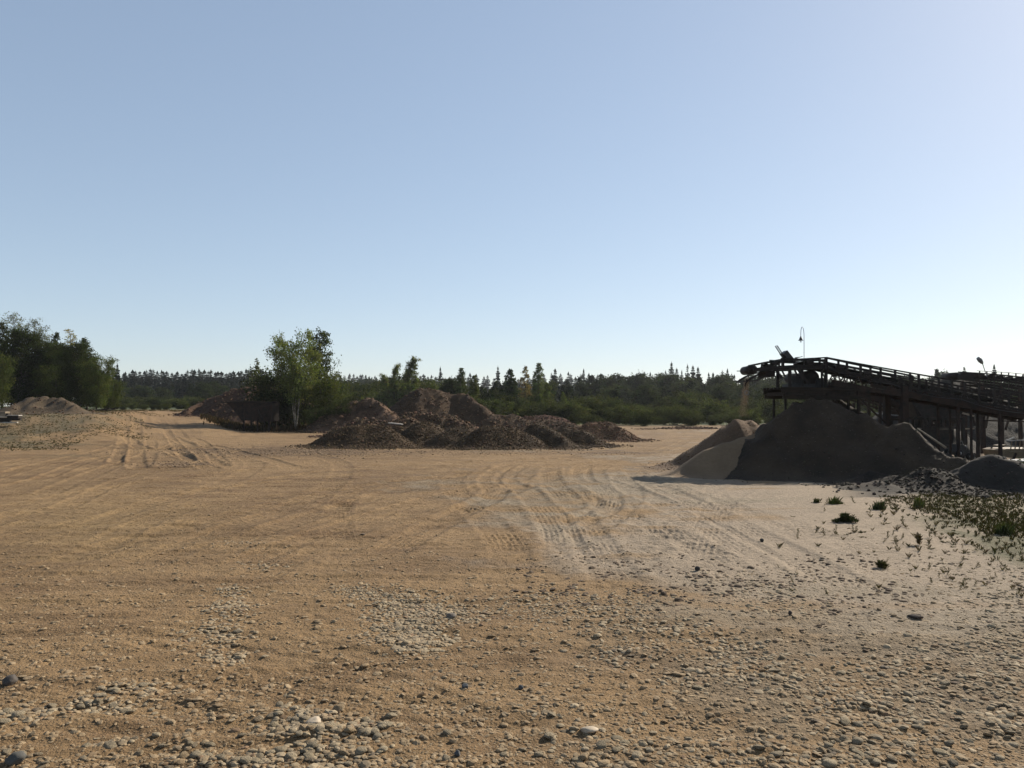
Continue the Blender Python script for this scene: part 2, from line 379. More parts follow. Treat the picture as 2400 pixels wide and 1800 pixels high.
# ------------------------------------------------------------------ stones
def ico(sub):
    t = (1 + 5 ** .5) / 2
    V = [(-1, t, 0), (1, t, 0), (-1, -t, 0), (1, -t, 0), (0, -1, t), (0, 1, t), (0, -1, -t), (0, 1, -t), (t, 0, -1), (t, 0, 1), (-t, 0, -1), (-t, 0, 1)]
    Fc = [(0, 11, 5), (0, 5, 1), (0, 1, 7), (0, 7, 10), (0, 10, 11), (1, 5, 9), (5, 11, 4), (11, 10, 2), (10, 7, 6), (7, 1, 8), (3, 9, 4), (3, 4, 2), (3, 2, 6), (3, 6, 8), (3, 8, 9), (4, 9, 5), (2, 4, 11), (6, 2, 10), (8, 6, 7), (9, 8, 1)]
    V = [np.array(v) / np.linalg.norm(v) for v in V]
    for _ in range(sub):
        cache = {}; nf = []
        def mid(a, b):
            k = (min(a, b), max(a, b))
            if k not in cache: m = V[a] + V[b]; V.append(m / np.linalg.norm(m)); cache[k] = len(V) - 1
            return cache[k]
        for a, b, c in Fc:
            ab, bc, ca = mid(a, b), mid(b, c), mid(c, a); nf += [(a, ab, ca), (b, bc, ab), (c, ca, bc), (ab, bc, ca)]
        Fc = nf
    return np.array(V), np.array(Fc)
ICO = [ico(0), ico(1), ico(2)]
def stone_shapes(N_, lod, rg, flat=(.35, .8), lump=.10, cuts=5):
    V0, F0 = ICO[lod]; nv = len(V0)
    V = np.repeat(V0[None], N_, 0)
    # cut by random planes for facets
    for _ in range(cuts):
        nrm = rg.normal(size=(N_, 3)); nrm /= np.linalg.norm(nrm, axis=1)[:, None]
        dd = rg.uniform(.62, .95, (N_, 1)); pr = np.einsum('nvk,nk->nv', V, nrm); over = np.maximum(pr - dd, 0)
        V = V - over[..., None] * nrm[:, None, :] * .9
    V = V * (1 + rg.normal(0, lump * .4, (N_, nv, 1)))
    S = np.stack([rg.uniform(.8, 1.25, N_), rg.uniform(.65, 1.0, N_), rg.uniform(*flat, N_)], 1); V = V * S[:, None, :]
    a = rg.uniform(0, 6.28, N_); t = rg.normal(0, .22, N_)
    ct, st_ = np.cos(t), np.sin(t); y = V[..., 1] * ct[:, None] - V[..., 2] * st_[:, None]; z = V[..., 1] * st_[:, None] + V[..., 2] * ct[:, None]
    ca, sa = np.cos(a), np.sin(a); x = V[..., 0]
    return np.stack([x * ca[:, None] - y * sa[:, None], x * sa[:, None] + y * ca[:, None], z], -1), F0, S[:, 2]
def stone_cloud(P, R, C, lod, rg, sink=.35, **kw):
    V, F0, hz = stone_shapes(len(P), lod, rg, **kw); V = V * R[:, None, None]
    V = V + P[:, None, :]; V[..., 2] += (R * hz * (1 - 2 * sink))[:, None]
    nv = V.shape[1]; Fs = (F0[None] + (np.arange(len(P)) * nv)[:, None, None]).reshape(-1, 3)
    return V.reshape(-1, 3), Fs, np.repeat(C, nv, 0)

PATCH = [  # cx, cy, rx, ry, how many, mean radius, name
 (850, 1385, 55, 14, 230, .021, 'p1'), (925, 1408, 75, 24, 420, .022, 'p1'), (1000, 1428, 95, 28, 620, .024, 'p1'), (960, 1468, 80, 30, 560, .025, 'p1'), (985, 1508, 55, 22, 260, .026, 'p1'), (1090, 1440, 60, 16, 140, .024, 'p1'),
 (545, 1385, 50, 12, 110, .022, 'p2'), (545, 1422, 48, 24, 210, .024, 'p2'), (515, 1480, 70, 24, 180, .026, 'p2'), (545, 1535, 45, 14, 60, .027, 'p2'), (560, 1270, 60, 10, 90, .022, 'p2'), (620, 1320, 60, 10, 70, .022, 'p2'),
 (715, 1690, 90, 38, 210, .033, 'p3'), (860, 1705, 55, 18, 50, .033, 'p3'), (760, 1760, 130, 30, 130, .030, 'p3'), (560, 1785, 130, 20, 60, .030, 'p3'),
 (230, 1648, 110, 18, 85, .031, 'p4'), (335, 1610, 75, 18, 70, .028, 'p4'), (70, 1672, 80, 20, 45, .032, 'p4'), (270, 1735, 40, 10, 22, .03, 'p4'), (400, 1755, 50, 10, 14, .03, 'p4'),
 (1250, 1410, 110, 35, 430, .022, 'p5'), (1370, 1430, 150, 45, 900, .023, 'p5'), (1480, 1410, 100, 30, 330, .022, 'p5'), (1560, 1470, 130, 40, 520, .025, 'p5'), (1450, 1530, 90, 30, 190, .026, 'p5'),
 (1760, 1375, 110, 30, 420, .022, 'p6'), (1830, 1420, 110, 25, 260, .023, 'p6'), (1740, 1545, 130, 40, 480, .027, 'p6'), (1800, 1590, 110, 28, 260, .027, 'p6'), (1640, 1355, 70, 12, 110, .02, 'p6'), (1620, 1590, 80, 20, 90, .027, 'p6'), (1700, 1510, 90, 22, 210, .026, 'p6'),
 (1990, 1370, 120, 18, 120, .022, 'p7'), (2060, 1560, 110, 30, 240, .027, 'p7'), (2150, 1640, 140, 45, 350, .029, 'p7'), (2000, 1640, 130, 35, 300, .029, 'p7'), (2230, 1520, 120, 30, 260, .026, 'p7'), (2260, 1590, 90, 28, 170, .028, 'p7'),
 (2370, 1480, 75, 40, 420, .024, 'p8'), (2350, 1560, 80, 45, 300, .026, 'p8'), (2350, 1660, 70, 60, 160, .029, 'p8'), (2330, 1410, 90, 30, 260, .022, 'p8'), (2390, 1350, 50, 40, 150, .02, 'p8'), (2520, 1480, 110, 50, 400, .024, 'p8'), (2560, 1650, 110, 80, 300, .029, 'p8'),
 (2050, 1720, 240, 50, 260, .03, 'p9'), (1980, 1770, 90, 22, 90, .032, 'p9'), (1700, 1770, 200, 28, 110, .031, 'p9'), (1400, 1720, 160, 50, 110, .03, 'p9'), (1390, 1780, 90, 18, 55, .033, 'p9'), (1250, 1660, 80, 16, 26, .03, 'p9')]
PNAME = {'p1': 'dense patch of pebbles left of centre', 'p2': 'narrow strip of pebbles on the left', 'p3': 'heap of stones at bottom centre left', 'p4': 'string of stones at bottom left', 'p5': 'wide pebble field in the middle', 'p6': 'pebbles at the edge of the pale sand', 'p7': 'pebble band right of the middle', 'p8': 'pebbles along the right edge', 'p9': 'scattered stones at bottom right', 'p0': 'bare tan dirt'}
SP = []; SR = []; SN = []
def put(px, py, r, nm):
    d_ok = (py > 985)
    px, py, r = px[d_ok], py[d_ok], r[d_ok]
    k = (np.cos(PITCH) * 0 + 1); y = F * ZC / np.maximum(py - 950, 8); x = (px - 1200) / F * y
    SP.append(np.stack([x, y], 1)); SR.append(r); SN.extend([nm] * len(r))
for cx, cy, rx, ry, n, mr, nm in PATCH:
    n = int(n * (.5 if nm in ('p5', 'p6', 'p7', 'p8', 'p9') else 1.1)); mr = mr * .68; px = cx + rng.normal(0, rx * .62, n); py = cy + rng.normal(0, ry * .62, n)
    put(px, py, mr * np.exp(np.clip(rng.normal(-.08, .36, n), -2, .62)), nm)
n = 19000; py = 1090 + 720 * rng.random(n) ** .8; px = rng.uniform(-350, 2750, n)   # everywhere
dens = np.clip(.55 + 2.2 * fbm(px * .006, py * .02, 91, 3) + .5 * (py > 1300) - .9 * ((px > 1480) & (py < 1330)) - .55 * (py < 1270), .03, 1)
k = rng.random(n) < dens; put(px[k], py[k], .012 * np.exp(np.clip(rng.normal(0, .45, k.sum()), -2, .85)), 'p0')
n = 2600; px = rng.uniform(1180, 2440, n); py = rng.normal(1350, 60, n) + (px - 1500) * .03                      # dark earth clods at the edge of the pale sand
k = (rng.random(n) < np.clip(.3 + 2.4 * fbm(px * .012, py * .05, 95, 3), .02, 1)) & (py > 1290); put(px[k], py[k], .018 * np.exp(np.clip(rng.normal(0, .4, k.sum()), -2, .8)), 'clod')
n = 24000; py = 1200 + 610 * rng.random(n); px = rng.uniform(-300, 2700, n)          # fine grit
put(px, py, .006 * np.exp(rng.normal(0, .3, n)), 'grit')
n = 2600; px = rng.normal(680, 150, n); py = 1058 + rng.normal(0, 7, n); put(px, py, .035 * np.exp(rng.normal(-.2, .3, n)), 'smear')
n = 700; px = rng.uniform(720, 1500, n); py = 1058 + rng.random(n) * 9; put(px, py, .03 * np.exp(rng.normal(-.2, .3, n)), 'smear')
n = 400; px = rng.normal(430, 45, n); py = 1087 + rng.normal(0, 4, n); put(px, py, .03 * np.exp(rng.normal(-.2, .3, n)), 'smear')
SP = np.concatenate(SP); SR = np.concatenate(SR); SN = np.array(SN)
SZ = gheight(SP[:, 0], SP[:, 1]); P3 = np.stack([SP[:, 0], SP[:, 1], SZ], 1)
# colours: greys, buffs, a few rust and dark ones
base = np.array([(.235, .185, .115), (.265, .21, .135), (.195, .155, .10), (.235, .17, .098), (.16, .122, .076), (.08, .063, .045), (.15, .09, .05)])
pick = rng.choice(len(base), len(SR), p=[.28, .24, .16, .16, .09, .03, .04]); SC = base[pick] * rng.uniform(.85, 1.15, (len(SR), 1))
SC = SC * .75 + np.array((.21, .15, .09)) * .25
SC[SN == 'smear'] = SC[SN == 'smear'] * .55 + np.array((.06, .03, .015))
SC[SN == 'clod'] = np.array((.085, .056, .034)) * rng.uniform(.6, 1.4, ((SN == 'clod').sum(), 1))
tanm = (SN == 'p0') | (SN == 'grit'); SC[tanm] = SC[tanm] * .55 + TAN * .45
score = SR / SP[:, 1]; score[np.isin(SN, ['grit', 'smear', 'clod'])] = 0
inframe = (np.abs(SP[:, 0] / SP[:, 1]) < .64) & (SP[:, 1] > 3.7)
score[~inframe] = 0
big = np.argsort(-score)[:262]; isbig = np.zeros(len(SR), bool); isbig[big] = True
nearm = (SP[:, 1] < 8.5) & ~isbig; farm = (SP[:, 1] >= 8.5) & ~isbig
VV = []; FF = []; CC = []; off = 0
for msk, lod in ((nearm & (SR > .011), 1), (nearm & (SR <= .011), 0), (farm, 0)):
    v, f, c = stone_cloud(P3[msk], SR[msk], SC[msk], lod, rng, sink=.42, cuts=8, flat=(.22, .5), lump=.16 if lod else .2); VV.append(v); FF.append(f + off); CC.append(c); off += len(v)
tag(mesh_np('gravel', np.concatenate(VV), [np.concatenate(FF)], M_stone, np.concatenate(CC)), 'loose grey and buff pebbles and grit strewn over the dirt yard', 'gravel', kind='stuff')
# the stones that show largest, one object each
protos = []
for i in range(10):
    V, F0, hz = stone_shapes(1, 2, np.random.default_rng(100 + i), flat=(.28, .5), lump=.04, cuts=11); V = V[0]; V[:, 2] -= V[:, 2].min()
    me_o = mesh_np('loose_stone', V, [F0], M_stone1, np.tile(base[i % 5] * 1.0, (len(V), 1)), True); protos.append(me_o)
first = [True] * 10
TONE = ['grey', 'light buff', 'mid grey', 'tan', 'brownish grey']
def place_stone(i, x, y, r, label, group, rz=None, sink=.3, sc=(1, 1, 1), cat='stone'):
    if first[i]: o = protos[i]; first[i] = False
    else: o = protos[i].copy(); COL.objects.link(o)
    z = float(gheight(x, y)[0]); o.location = (x, y, z - r * .25); o.scale = (r * sc[0], r * sc[1], r * sc[2]); o.rotation_euler = (random.gauss(0, .1), random.gauss(0, .1), rz if rz is not None else random.uniform(0, 6.28))
    tag(o, label, cat, group); return o
for j in big:
    i = int(rng.integers(0, 10)); nm = PNAME[SN[j]]
    pre = {'p0': 'lying alone on the bare tan dirt'}.get(SN[j], 'in the ' + nm if not SN[j] == 'p9' and SN[j] not in ('p6', 'p8') else 'among the ' + nm)
    place_stone(i, SP[j, 0], SP[j, 1], SR[j] * .9, f'loose {TONE[i % 5]} stone {pre}', f'{TONE[i % 5]} stones {pre}')
def dark_stone(px, py, wpx, label, col, seed, flat=(.6, .9)):
    g = ground(px, py); r = wpx / 2 * g.y / F
    V, F0, hz = stone_shapes(1, 2, np.random.default_rng(seed), flat=flat, lump=.09, cuts=11); V = V[0] * r; V[:, 2] -= V[:, 2].min()
    o = mesh_np('dark_stone', V, [F0], M_stone1, np.tile(np.array(col), (len(V), 1)), True); o.location = (g.x, g.y, float(gheight(g.x, g.y)[0]) - r * .15)
    return tag(o, label, 'stone')
dark_stone(24, 1602, 42, 'rounded dark charcoal stone at the left edge of the bare dirt', (.06, .05, .042), 5, (.5, .6))
dark_stone(36, 1790, 48, 'blue grey stone in the bottom left corner', (.085, .08, .07), 6, (.5, .6))
dark_stone(1058, 1448, 22, 'broken dark grey rock standing up in the dense pebble patch', (.12, .10, .08), 8, (.45, .6))
dark_stone(1635, 1337, 11, 'small dark upright stone on the edge of the pale sand', (.05, .045, .04), 9, (.9, 1.2))
dark_stone(1852, 1447, 12, 'dark wedge shaped stone between the right pebble patches', (.05, .04, .035), 10, (.9, 1.2))
dark_stone(2145, 1449, 36, 'flat dark brown stone alone on the pale sand', (.06, .045, .035), 11, (.25, .35))
dark_stone(1786, 1269, 10, 'tiny dark stone alone in the middle of the pale sand', (.05, .045, .04), 12)
dark_stone(850, 1258, 14, 'small dark stone above the left pebble strip', (.09, .065, .045), 13, (.3, .4))
dark_stone(1090, 1614, 17, 'small slate grey stone on the dirt below the dense pebble patch', (.07, .075, .08), 14)
dark_stone(1072, 1777, 20, 'dark slate stone at the bottom edge near the middle', (.06, .06, .06), 15)
dark_stone(1220, 1609, 17, 'slate grey pebble below the gap between the pebble patches', (.07, .075, .08), 17)
dark_stone(1380, 1718, 52, 'large pale flat stone on the dirt at bottom middle', (.30, .245, .18), 16, (.3, .35))
dark_stone(735, 1694, 50, 'largest pale stone in the bottom left heap of stones', (.30, .245, .18), 18, (.3, .4))

# ------------------------------------------------------------------ heaps
def heap(name, label, ridges, mat, col, col2=None, slope=.68, front=1.0, res=.05, rough=.04, stones=0, srad=.045, scol=None, cat='heap', group=None, gully=0, seed=1, kfl=.12, soft=.12, lod=0, toe=.2):
    """ridges: list of polylines [(px,py,Y),...] of the crest; sides fall at the angle of repose"""
    segs = []; allp = []
    for R in ridges:
        P = [at(*p) for p in R]; allp += P
        if len(P) == 1: segs.append((P[0], P[0]))
        segs += list(zip(P[:-1], P[1:]))
    h = max(p.z for p in allp); m = h / slope + 1.6
    x0 = min(p.x for p in allp) - m; x1 = max(p.x for p in allp) + m; y0 = min(p.y for p in allp) - m / min(front, 1); y1 = max(p.y for p in allp) + m
    nx = int((x1 - x0) / res) + 1; ny = int((y1 - y0) / res) + 1
    X, Y = np.meshgrid(np.linspace(x0, x1, nx), np.linspace(y0, y1, ny)); X = X.ravel(); Y = Y.ravel()
    def height(X, Y, fine=True):
        wx = X + .35 * kfl * 4 * fbm(X * .9, Y * .9, seed, 2); wy = Y + .35 * kfl * 4 * fbm(X * .9 + 7, Y * .9, seed + 1, 2)
        Z = np.full(len(X), -9.)
        for a, b in segs:
            dx, dy = b.x - a.x, b.y - a.y; l2 = dx * dx + dy * dy
            t = np.clip(((wx - a.x) * dx + (wy - a.y) * dy) / l2, 0, 1) if l2 > 1e-9 else np.zeros(len(X))
            ex = wx - a.x - t * dx; ey = wy - a.y - t * dy; ey = np.where(ey < 0, ey * front, ey)
            d = np.sqrt(ex * ex + ey * ey + soft * soft) - soft
            z = a.z + t * (b.z - a.z) - slope * d
            k = .08; Z = np.where(np.abs(Z - z) < k, np.maximum(Z, z) + (k - np.abs(Z - z)) ** 2 / (4 * k), np.maximum(Z, z))
            if gully: Z = Z - gully * .02 * 0
        g = terrain(X, Y); hh = Z - g; hh = np.where(hh < toe, toe * np.exp(np.clip((hh - toe) / toe, -6, 0)) - .03, hh - .03)
        Z = g + hh
        amp = sm(hh / .35)
        if fine: Z = Z + amp * rough * (fbm(X * 2.1, Y * 2.1, seed + 3, 4) * 1.6 + .35 * fbm(X * 11, Y * 11, seed + 5, 2))
        if gully: Z = Z - amp * gully * np.abs(fbm(X * 2.4, Y * .35, seed + 9, 2)) * np.clip(hh, 0, 1)
        return Z, hh
    Z, hh = height(X, Y)
    keep = (hh > -.024).reshape(ny, nx); kf = keep[:-1, :-1] | keep[1:, :-1] | keep[:-1, 1:] | keep[1:, 1:]
    I = (np.arange(ny - 1)[:, None] * nx + np.arange(nx - 1)[None, :])[kf]
    f = np.stack([I, I + 1, I + nx + 1, I + nx], 1)
    used = np.unique(f); rem = np.full(nx * ny, -1); rem[used] = np.arange(len(used)); f = rem[f]
    V = np.stack([X, Y, Z], 1)[used]; n1 = np.clip(.5 + 1.1 * fbm(V[:, 0] * 1.3, V[:, 1] * 1.3 + V[:, 2], seed + 20, 4), 0, 1)[:, None]
    c1 = np.array(col); c2 = np.array(col2 if col2 is not None else c1 * .75); n1 = np.clip(n1 + .5 * vn(V[:, 0] * 3.5, V[:, 2] * .8, seed + 31)[:, None], 0, 1); C = c1 + (c2 - c1) * n1
    nface = len(f); faces = [f]; Vs = [V]; Cs = [C]
    if stones:
        rg = np.random.default_rng(seed + 50); sx = rg.uniform(x0, x1, stones * 3); sy = rg.uniform(y0, y1, stones * 3)
        sz, sh = height(sx, sy); ok = np.nonzero(sh > .0)[0][:stones]; tail = np.nonzero((sh <= 0) & (sh > -.024))[0][:stones // 12]; ok = np.concatenate([ok, tail])
        zz = np.where(sh[ok] > 0, sz[ok], terrain(sx[ok], sy[ok]))
        b = np.array(scol if scol is not None else c1 * 1.5); cc = b * rg.uniform(.55, 1.5, (len(ok), 1)) * (1 + rg.normal(0, .06, (len(ok), 3)))
        v, fs, c = stone_cloud(np.stack([sx[ok], sy[ok], zz], 1), srad * np.exp(rg.normal(-.1, .35, len(ok))), cc, lod, rg, sink=.3, flat=(.5, .9), lump=.25)
        fs = fs + len(V); Vs.append(v); Cs.append(c); faces.append(fs)
    VV = np.concatenate(Vs); org = np.array([(x0 + x1) / 2, (y0 + y1) / 2, 0]); VV = VV - org
    nf = sum(len(q) for q in faces)
    o = mesh_np(name, VV, faces, mat, np.clip(np.concatenate(Cs), 0, 1), False); o.location = org
    sm_ = np.zeros(nf, bool); sm_[:nface] = True; o.data.polygons.foreach_set('use_smooth', sm_)
    tag(o, label, cat, group); return o, height

GRV = (.052, .031, .0145); GRV2 = (.035, .0215, .0105); GS = (.078, .050, .026)
# front row of dumped gravel loads
gk = dict(mat=M_pile, col=GRV, col2=GRV2, scol=GS, group='gravel heaps dumped in a row across the yard', rough=.022, res=.07, lod=0, srad=.026)
heap('gravel_heap', 'brown gravel heap with a flat top at the left end of the dumped row', [[(800, 999, 31.8), (845, 994, 31.8), (900, 996, 31.8)]], stones=5200, slope=.62, seed=11, **gk)
heap('gravel_heap', 'pointed brown gravel heap right behind the leftmost heap of the row', [[(985, 986, 33), (1010, 989, 33)]], stones=3400, slope=.64, seed=12, **gk)
heap('gravel_heap', 'lower brown gravel heap in the middle of the front row', [[(1062, 1000, 32), (1090, 998, 32)]], stones=2600, slope=.62, seed=13, **gk)
heap('gravel_heap', 'widest brown gravel heap nearest the camera in the row', [[(1140, 997, 31), (1200, 1003, 31), (1232, 1015, 30.8)]], stones=5200, slope=.62, seed=14, **gk)
heap('gravel_heap', 'steep brown heap with a sunlit right flank in the row', [[(1262, 989, 32.5), (1290, 1004, 31.6), (1330, 1030, 30.6)]], stones=3600, slope=.66, seed=15, **gk)
heap('gravel_heap', 'long tapering brown gravel heap at the right end of the front row', [[(1320, 1001, 33), (1365, 1007, 32.6), (1395, 1022, 32)]], stones=3600, slope=.62, seed=16, **gk)
heap('gravel_heap', 'separate finer brown heap behind the right end of the row', [[(1385, 989, 38), (1425, 988, 38), (1450, 1001, 37.4)], [(1390, 992, 38), (1350, 1005, 38.4)]], stones=3600, slope=.62, seed=17, srad=.035, mat=M_pile, col=(.085, .046, .024), col2=(.062, .034, .018), scol=(.115, .066, .037), rough=.025, res=.08, cat='heap')
EA = (.042, .0235, .0115); EB = (.066, .039, .019)
ek = dict(mat=M_pile, res=.12, rough=.06, scol=(.10, .06, .035))
heap('earth_heap', 'largest dark brown earth heap with a humped top behind the gravel row', [[(965, 917, 56), (985, 908, 56), (1030, 914, 56), (1060, 925, 56), (1085, 921, 56), (1130, 950, 54)], [(1085, 922, 56), (1150, 975, 53)]], col=EA, col2=EB, slope=.82, stones=2500, seed=21, srad=.05, **ek)
heap('earth_heap', 'sharp peaked earth heap with a pale right ridge beside the birch', [[(800, 945, 50), (868, 929, 50), (905, 958, 48), (950, 990, 46)], [(868, 930, 50), (790, 965, 49)]], col=EA, col2=(.12, .07, .042), slope=.75, stones=2500, seed=22, srad=.05, gully=.3, **ek)
heap('earth_heap', 'low broken earth heap between the peaked heap and the gravel row', [[(840, 980, 42), (900, 985, 41), (960, 976, 41)]], col=EA, col2=EB, slope=.55, stones=2000, seed=23, srad=.06, **ek)
heap('earth_heap', 'brown rubble heap with clods just behind the gravel row', [[(960, 966, 42), (1000, 964, 42), (1040, 974, 41.5)], [(1050, 970, 42), (1095, 990, 40)]], col=EB, col2=EA, slope=.62, stones=3000, seed=24, srad=.06, gully=.2, **ek)
heap('earth_heap', 'small rounded earth heap right of the largest earth heap', [[(1160, 972, 52), (1205, 970, 52), (1235, 985, 51)]], col=EB, col2=EA, slope=.6, stones=1200, seed=25, srad=.05, **ek)
heap('earth_heap', 'low earth heap behind the sunlit gravel heap', [[(1240, 984, 48), (1290, 983, 48), (1340, 992, 47)]], col=EB, col2=EA, slope=.5, stones=1200, seed=26, srad=.05, **ek)
heap('earth_heap', 'dark reddish earth heap farther back at the edge of the bushes', [[(1235, 975, 58), (1275, 972, 58), (1320, 980, 58)]], col=(.065, .027, .016), slope=.7, stones=600, seed=27, srad=.06, **ek)
heap('earth_heap', 'big dark earth heap left of the birch behind the bin', [[(470, 940, 62), (540, 912, 62), (600, 902, 62), (680, 915, 62)], [(480, 938, 62), (440, 958, 60)]], col=(.048, .024, .014), col2=(.066, .036, .02), slope=.7, stones=1500, seed=28, srad=.07, gully=.2, **ek)
heap('earth_heap', 'low reddish earth bank in front of the bushes on the right', [[(1560, 1003, 56), (1600, 1000, 56), (1660, 1001, 56)]], col=(.09, .04, .022), slope=.4, stones=700, seed=29, srad=.05, **ek)
heap('earth_heap', 'thin pale earth bank at the far edge of the yard', [[(1500, 1008, 55), (1525, 1007, 55)]], col=(.16, .09, .05), slope=.35, stones=200, seed=30, srad=.04, **ek)
heap('earth_heap', 'eroded gullied soil heap under the trees on the left', [[(60, 931, 46), (100, 926, 46), (140, 929, 46), (180, 948, 45)], [(60, 932, 46), (35, 946, 45)]], col=(.088, .062, .037), col2=(.055, .039, .024), slope=.62, stones=300, seed=31, srad=.05, gully=.45, **ek)

# sand heaps under the conveyor
SAND = (.12, .078, .046); SAND2 = (.10, .064, .038)
_, hL = heap('sand_heap', 'brown conical sand heap under the conveyor head at its left end', [[(1736, 975, 21.6), (1750, 977, 21.6)]], M_sand, (.105, .065, .037), (.085, .053, .031), slope=.74, res=.035, rough=.022, stones=2600, srad=.013, scol=(.13, .082, .048), seed=41, cat='heap', soft=.22, gully=.12)
heap('sand_heap', 'small dark heap between the conical sand heap and the big heap', [[(1795, 991, 22.4), (1815, 988, 22.4), (1845, 1000, 22)]], M_sand, (.10, .064, .038), SAND2, slope=.72, res=.045, rough=.03, seed=42, cat='heap', soft=.1)
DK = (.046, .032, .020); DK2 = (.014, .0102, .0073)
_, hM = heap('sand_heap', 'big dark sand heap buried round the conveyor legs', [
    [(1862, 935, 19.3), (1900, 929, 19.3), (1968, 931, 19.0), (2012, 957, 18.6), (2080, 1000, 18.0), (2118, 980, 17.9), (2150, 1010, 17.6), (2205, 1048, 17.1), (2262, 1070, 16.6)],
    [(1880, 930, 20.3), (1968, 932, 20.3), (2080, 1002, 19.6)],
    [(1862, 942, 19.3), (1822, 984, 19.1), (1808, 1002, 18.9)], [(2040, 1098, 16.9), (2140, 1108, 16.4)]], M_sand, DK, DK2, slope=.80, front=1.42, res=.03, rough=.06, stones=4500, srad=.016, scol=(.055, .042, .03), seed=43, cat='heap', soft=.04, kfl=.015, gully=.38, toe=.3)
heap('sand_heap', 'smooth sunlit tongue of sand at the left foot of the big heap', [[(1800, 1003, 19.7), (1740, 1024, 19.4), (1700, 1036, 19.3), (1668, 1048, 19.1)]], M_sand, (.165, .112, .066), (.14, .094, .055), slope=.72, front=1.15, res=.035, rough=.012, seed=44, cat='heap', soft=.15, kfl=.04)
heap('dark_bank', 'long dark soil bank behind the machines at the right edge', [[(2285, 988, 33), (2360, 978, 33), (2460, 972, 33)]], M_pile, (.04, .027, .017), (.028, .026, .013), slope=.6, res=.1, rough=.08, seed=50, cat='bank')
_, hR = heap('sand_heap', 'smaller dark heap at the right end of the big heap', [[(2255, 1088, 16.1), (2285, 1076, 15.9), (2320, 1066, 15.9), (2370, 1080, 15.6), (2450, 1108, 15.2)]], M_sand, (.022, .018, .014), (.035, .028, .022), slope=.75, front=1.35, res=.035, rough=.05, stones=900, srad=.02, scol=(.045, .036, .028), seed=45, cat='heap', kfl=.08)
heap('rubble_heap', 'lumpy grey brown rubble heap in front of the big sand heap', [[(2165, 1092, 16.3), (2205, 1106, 15.9), (2255, 1126, 15.4)]], M_sand, (.030, .0225, .016), (.016, .0125, .0095), slope=.55, res=.03, rough=.10, stones=2600, srad=.024, scol=(.038, .029, .021), seed=46, cat='heap', kfl=.2)
heap('rubble_heap', 'small lump of pale clods at the foot of the big sand heap', [[(2040, 1126, 15.9), (2052, 1122, 15.9)]], M_sand, (.055, .042, .03), (.03, .024, .018), slope=.6, res=.03, rough=.07, stones=240, srad=.035, scol=(.06, .047, .034), seed=47, cat='heap')
heap('grey_heap', 'tall grey heap behind the conveyors on the right', [[(2175, 893, 33), (2215, 884, 33), (2275, 886, 33)]], M_pile, (.035, .029, .023), slope=.78, res=.12, rough=.08, seed=48, cat='heap')
heap('grey_heap', 'dark heap behind the screening plant', [[(2150, 992, 29), (2200, 985, 29), (2240, 1000, 29)]], M_pile, (.03, .023, .018), slope=.9, res=.1, rough=.08, seed=49, cat='heap')
print('heaps done')
# ------------------------------------------------------------------ trees
def tubes_np(paths, n=5):
    """paths: list of (pts, radii); returns V,F of open tapered tubes"""
    Vs = []; Fs = []; off = 0
    for P, r in paths:
        P = np.asarray(P, float); r = np.asarray(r, float); d = np.gradient(P, axis=0); d /= np.linalg.norm(d, axis=1)[:, None] + 1e-9
        ref = np.array([.31, .95, .05]); a = np.cross(d, ref); a /= np.linalg.norm(a, axis=1)[:, None] + 1e-9; b = np.cross(d, a)
        t = np.arange(n) * 2 * math.pi / n
        V = P[:, None, :] + (a[:, None, :] * np.cos(t)[None, :, None] + b[:, None, :] * np.sin(t)[None, :, None]) * r[:, None, None]
        m = len(P); Vs.append(V.reshape(-1, 3)); i = (np.arange(m - 1)[:, None] * n + np.arange(n)[None]).ravel(); j = (np.arange(m - 1)[:, None] * n + (np.arange(n)[None] + 1) % n).ravel()
        Fs.append(np.stack([i, j, j + n, i + n], 1) + off); off += m * n
    return np.concatenate(Vs), np.concatenate(Fs)
def leaf_quads(C, size, rg, droop=.0, aspect=.6):
    n = len(C); a = rg.normal(size=(n, 3)); a[:, 2] -= droop; a /= np.linalg.norm(a, axis=1)[:, None]
    b = rg.normal(size=(n, 3)); b -= (b * a).sum(1)[:, None] * a; b /= np.linalg.norm(b, axis=1)[:, None]
    L = (size * rg.uniform(.6, 1.3, n))[:, None]
    V = np.stack([C - a * L * .5, C + b * L * aspect * .5, C + a * L * .5, C - b * L * aspect * .5], 1).reshape(-1, 3)
    return V, np.arange(n * 4).reshape(n, 4)
def blob(V0, F0): pass
